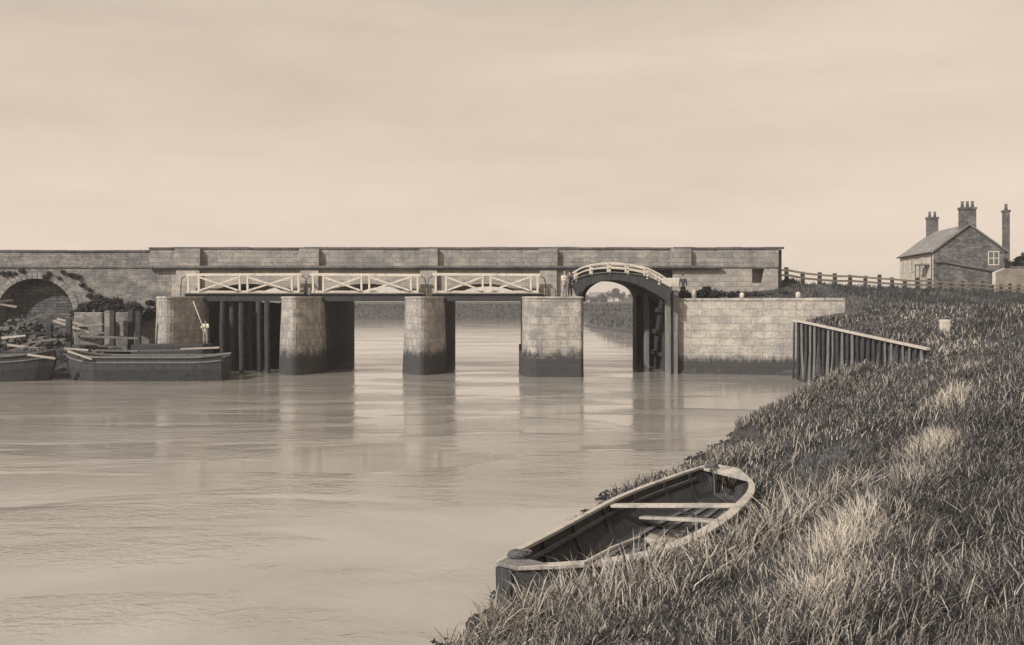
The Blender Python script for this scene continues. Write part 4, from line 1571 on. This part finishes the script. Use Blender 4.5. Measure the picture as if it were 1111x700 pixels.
tag(sm.build('silt_patch', M['slat'], smooth=True), 'pale dry silt lying on the boat floor', 'silt')
# a stick lying over the near side, mooring rope at bow, chain at stern
a, b = P(632, 612, z=.80), P(694, 583, z=.72)
sk = MB()
sk.tube([a, a.lerp(b, .5) + Vector((0, 0, .03)), b], [.035, .04, .03], 7, .1)
tag(sk.build('stick', M['pale_timber']), 'pale stick lying across the near side of the boat', 'stick')


def coil(centre, rad, turns, r, seed):
    q = random.Random(seed)
    pts = []
    for k in range(turns * 10):
        a = 2 * math.pi * k / 10
        rr = rad * (1 + q.uniform(-.25, .2))
        pts.append((centre.x + rr * math.cos(a), centre.y + rr * math.sin(a) * .8, centre.z + .02 + k / (turns * 10) * .07 + q.uniform(-.01, .01)))
    mb = MB()
    mb.tube(pts, r, 6)
    return mb


rc = P(564, 604, z=.74)
tag(coil(rc, .17, 5, .022, 3).build('rope_coil', M['rope'], smooth=True), 'dark rope coiled on the near bow of the boat', 'rope')
cc = P(772, 508, z=1.0)
cb = coil(cc, .13, 5, .022, 5)
drop = [(cc.x, cc.y, cc.z + .05), (cc.x - .02, cc.y - .25, cc.z + .05), (cc.x - .04, cc.y - .5, cc.z - .2), (cc.x - .05, cc.y - .55, cc.z - .5), (cc.x + .25, cc.y - .8, cc.z - .7)]
cb.tube(drop, .018, 6, .3)
tag(cb.build('mooring_chain', M['rope'], smooth=True), 'dark mooring chain heaped on the far stern, hanging into the boat', 'chain')


# ------------------------------------------------------------------ grass and reeds
def blades(name, X, Y, Z, length, width, tone, lean, seed, label, kind='stuff'):
    r = np.random.default_rng(seed)
    n = len(X)
    az_ = r.uniform(0, 2 * math.pi, n)
    ld = r.normal(0.35, 0.8, n) + .8 * np.sin(X * 1.9 + np.sin(Y * 1.3) * 2)                       # lean azimuth, mostly downwind to the right
    bx_, by_ = np.cos(ld), np.sin(ld)
    flip = r.random(n) < .25
    bx_ = np.where(flip, -bx_, bx_)
    le = lean * r.uniform(.3, 1.6, n)
    wx, wy = np.cos(az_), np.sin(az_)
    base = np.stack([X, Y, Z - .03], -1)
    rows = []
    for f, wf in ((0, 1.0), (.45, .8), (.8, .5)):
        off = np.stack([bx_ * le * length * f ** 1.8, by_ * le * length * f ** 1.8, length * f * (1 - .35 * le * f)], -1)
        c = base + off
        wv_ = np.stack([wx, wy, np.zeros(n)], -1) * (width * wf / 2)[:, None]
        rows += [c - wv_, c + wv_]
    tip = base + np.stack([bx_ * le * length, by_ * le * length, length * (1 - .45 * le)], -1)
    rows.append(tip)
    V = np.stack(rows, 1)                             # n,7,3
    i = np.arange(n)[:, None] * 7
    q = np.concatenate([i + np.array([[0, 1, 3, 2]]), i + np.array([[2, 3, 5, 4]]), i + np.array([[4, 5, 6]])], 1)   # 11 loops
    starts = (np.arange(n)[:, None] * 11 + np.array([[0, 4, 8]])).ravel()
    grad = np.clip(np.repeat(tone[:, None], 7, 1), 0, 1)
    o = npmesh(name, V.reshape(-1, 3), q.ravel(), starts, M['leaf'], None, grad.ravel())
    tag(o, label, 'grass', kind=kind)
    return o


def boat_mask(X, Y, grow=0.0):
    poly = [(p.x, p.y) for p in Lc] + [(p.x, p.y) for p in Rc[::-1]]
    inside = np.zeros(X.shape, bool)
    n = len(poly)
    dmin = np.full(X.shape, 1e9)
    for i in range(n):
        a, b = np.array(poly[i]), np.array(poly[(i + 1) % n])
        c = ((a[1] > Y) != (b[1] > Y))
        if a[1] != b[1]:
            c &= X < (b[0] - a[0]) * (Y - a[1]) / (b[1] - a[1]) + a[0]
            inside ^= c
        dmin = np.minimum(dmin, seg_dist(X, Y, a, b))
    return inside | (dmin < grow)


def scatter(n, y0, y1, seed, xlim=0.70, power=1.0):
    r = np.random.default_rng(seed)
    Y = y0 + (y1 - y0) * r.random(n) ** power
    xm = xlim * Y + 1.5
    X = -4 + (xm + 4) * r.random(n)
    return X, Y, r


def patch(X, Y, cx, cy, rx, ry, ang=0.0):
    c, s = math.cos(ang), math.sin(ang)
    u_ = ((X - cx) * c + (Y - cy) * s) / rx
    v_ = (-(X - cx) * s + (Y - cy) * c) / ry
    return np.exp(-(u_ * u_ + v_ * v_))


def on_ground(px_, py_):
    ys = np.linspace(3, 110, 2200)
    xs = (px_ - 555.5) * ys / 1000
    zs = EYE + (327 - py_) * ys / 1000
    hit = np.argmax(height(xs, ys) + .2 > zs)
    return (xs[hit], ys[hit]), ys[hit] / 10.0


# bleached tussocks: where, length along the bank, width, strength
DRY = [(on_ground(a, b), ry, rx, k) for a, b, rx, ry, k in (
    (912, 592, .42, .85, 1.1), (890, 640, .5, .8, .8), (1012, 480, .22, .9, 1.0), (1030, 435, .2, .8, .9), (985, 520, .25, .6, .5),
    (1050, 398, .2, .5, .6), (700, 610, .5, .4, .35), (940, 560, .25, .5, .5), (820, 600, .3, .5, .3), (1042, 376, .3, .3, .6))]


def dryness(X, Y):
    """where the grass is bleached: strip along the bank's brow and a few tussocks"""
    a = np.zeros(X.shape)
    for (px_, py_, rp, k) in DRY:
        g, sc = px_
        a = a + k * patch(X, Y, g[0], g[1], rp * sc, py_ * sc, -.5)
    return np.clip(a, 0, 1)


def sward(name, n, y0, y1, seed, lmin, lmax, wd, label, dmin=.15, dmax=1e9, lean=.45, power=1.0, tall=None, by_boat=0):
    X, Y, r = scatter(n, y0, y1, seed, power=power)
    d = shore_d(X, Y)
    clump = lump(X, Y, 2.6, seed + 1) + .7 * lump(X, Y, 7.0, seed + 2)
    keep = (d > dmin + .2 * r.random(n)) & (d < dmax) & (clump > -1.3 + .3 * r.normal(size=n) * .4)
    keep &= ~boat_mask(X, Y, .06)
    if by_boat:
        keep &= boat_mask(X, Y, by_boat) & (((Y - 15.2) * 4.4 - (X - .2) * 5.8) < 0) & (r.random(n) < .5) & (Y < 15.3 + .5 * r.random(n))
    # keep off the stonework, the palisade foot
    keep &= ~((Y > 58.5) & (X < 22.5))
    X, Y, d, clump = X[keep], Y[keep], d[keep], clump[keep]
    Z = height(X, Y, d)
    n = len(X)
    dry = dryness(X, Y)
    wet = np.exp(-((d - 1.4) / 1.3) ** 2)
    ln_ = (lmin + (lmax - lmin) * r.random(n) ** 1.3) * np.clip(1 + .6 * clump + .9 * lump(X, Y, .8, 302), .55, 1.9) * (1 + .6 * dry)
    if tall is not None:
        ln_ *= 1 + tall * wet
    tn = .07 + .17 * r.random(n) + .12 * clump
    pale_blade = r.random(n) < (.27 + .60 * dry + .16 * wet + .10 * (Y < 9))  # pale dry blades picked at random among the dark ones
    tn = np.where(pale_blade, .64 + .36 * r.random(n), tn)
    tn += .25 * dry + .16 * lump(X, Y, .55, 301)
    if by_boat:
        tn = np.where(r.random(n) < .55, .75 + .25 * r.random(n), tn)
    wdv = wd * (.6 + .8 * r.random(n))
    return blades(name, X, Y, Z, ln_, wdv, tn, lean, seed + 9, label)


sward('meadow_grass', 190000, 3.0, 9.0, 21, .05, .15, .007, 'short tangled grass on the bank top in the foreground', power=.8)
sward('bank_grass', 230000, 8.0, 20.0, 22, .12, .36, .013, 'long windblown grass around the boat', power=.85, tall=.55, lean=.55)
sward('boat_reeds', 110000, 10.0, 20.5, 27, .35, .80, .021, 'long pale reeds standing against the near side of the boat', dmin=.2, dmax=6, lean=.65, by_boat=2.6)
sward('slope_grass', 200000, 19.0, 42.0, 23, .15, .42, .024, 'rough grass on the river bank beyond the boat', power=.8)
sward('distant_bank_grass', 70000, 40.0, 62.0, 24, .18, .42, .045, 'rough grass on the bank near the palisade', power=.8)
X = np.random.default_rng(31)
n = 140000
Xs = X.uniform(11.8, 75, n)
Ys = X.uniform(58, 122, n)
d = shore_d(Xs, Ys)
qv = (Xs - CREST0[0]) * u[1] - (Ys - CREST0[1]) * u[0]
wlv = Ys - (65.8 - (Xs - 11.5) * 0.24)
keep = (qv > .7) & (d > .5) & ((wlv > 0) | (Xs > 22.6)) & (Xs > 12) & (Xs < .7 * Ys) & ~((Ys > 66.3) & (Ys < 79.2) & (Xs < 19.8))
Xs, Ys, d = Xs[keep], Ys[keep], d[keep]
n = len(Xs)
cl_ = lump(Xs, Ys, 1.1, 77) + .6 * lump(Xs, Ys, 3.3, 78)
tn = np.clip(.08 + .15 * X.random(n) + .12 * cl_ + np.where(X.random(n) < .10 + .30 * (lump(Xs, Ys, .35, 91) + .5 * cl_ > .12), .42, 0), 0, 1)
blades('embankment_grass', Xs, Ys, height(Xs, Ys, d), (.14 + .28 * X.random(n)) * (1 + .4 * cl_), .05 * (.6 + .8 * X.random(n)), tn, .5, 79, 'dark rough grass on the road embankment')
# left bank and far bank tufts
n = 26000
Xs, Ys = X.uniform(-46, -22, n), X.uniform(58.5, 66.4, n)
d = shore_d(Xs, Ys)
keep = (d > .3) & (lump(Xs, Ys, 1.5, 5) > -.1)
Xs, Ys, d = Xs[keep], Ys[keep], d[keep]
n = len(Xs)
blades('left_bank_grass', Xs, Ys, height(Xs, Ys, d), .15 + .4 * X.random(n), .05 * (.6 + .8 * X.random(n)), .12 + .2 * X.random(n) + np.where(X.random(n) < .15, .4, 0), .5, 80, 'weedy grass on the timber yard bank')
n = 60000
Xs, Ys = X.uniform(-75, 60, n), X.uniform(100, 300, n)
d = shore_d(Xs, Ys)
keep = (d > .3) & ((Ys > 235) | (Xs > 10)) & (d < 45)
Xs, Ys, d = Xs[keep], Ys[keep], d[keep]
n = len(Xs)
blades('far_bank_grass', Xs, Ys, height(Xs, Ys, d), .3 + .5 * X.random(n), .22 * (.6 + .8 * X.random(n)), .2 + .2 * X.random(n) + np.where(X.random(n) < .2, .3, 0), .5, 81, 'reedy grass on the far banks beyond the bridge')
# dark weeds and clods along the water's edge
cs, rs = [], []
q = random.Random(5)
for i in range(2, 11):
    a, b = SHORE[i], SHORE[i + 1]
    L = np.linalg.norm(b - a)
    for k in range(int(L * 22)):
        p = a + (b - a) * q.random()
        o_ = .16 + q.gauss(.0, .2) + .22 * math.sin(p[1] * 2.3) + .15 * math.sin(p[1] * 5.1)
        nv = np.array([(b - a)[1], -(b - a)[0]]) / L
        p = p + nv * o_
        if boat_mask(np.array([p[0]]), np.array([p[1]]), .08)[0]:
            continue
        if o_ < -.32:
            continue
        cs.append((p[0], p[1], .01 + max(0, .2 * o_)))
        rs.append(q.uniform(.03, .11) * (1 if o_ > 0 else .55))
v, tn = leaf_cloud(cs, rs, 40000, .035, (.05, .42), 6, .55)
o = npmesh('water_edge_weed', v, np.arange(len(v)), np.arange(0, len(v), 4), M['leaf'], None, tn)
tag(o, 'dark weed fringe along the water edge', 'weed', kind='stuff')

# broad-leaved weeds and dead stalks scattered through the sward
Xw, Yw_, r = scatter(2600, 3.5, 45, 61, power=.8)
dw = shore_d(Xw, Yw_)
keep = (dw > .5) & ~boat_mask(Xw, Yw_, .4) & (lump(Xw, Yw_, .9, 400) > .03)
Xw, Yw_ = Xw[keep], Yw_[keep]
hw_ = height(Xw, Yw_)
sc_ = np.clip(Yw_ / 22, .35, 1.3)
v, tn = leaf_cloud(np.stack([Xw, Yw_, hw_ + .06], -1), .05 + .16 * r.random(len(Xw)) * sc_, 34000, .03, (.12, .55), 62, .6)
o = npmesh('broadleaf_weeds', v, np.arange(len(v)), np.arange(0, len(v), 4), M['leaf'], None, tn)
tag(o, 'low broad-leaved weeds scattered through the bank grass', 'weeds', kind='stuff')

scene.cycles.max_bounces = 6
scene.cycles.use_denoising = True
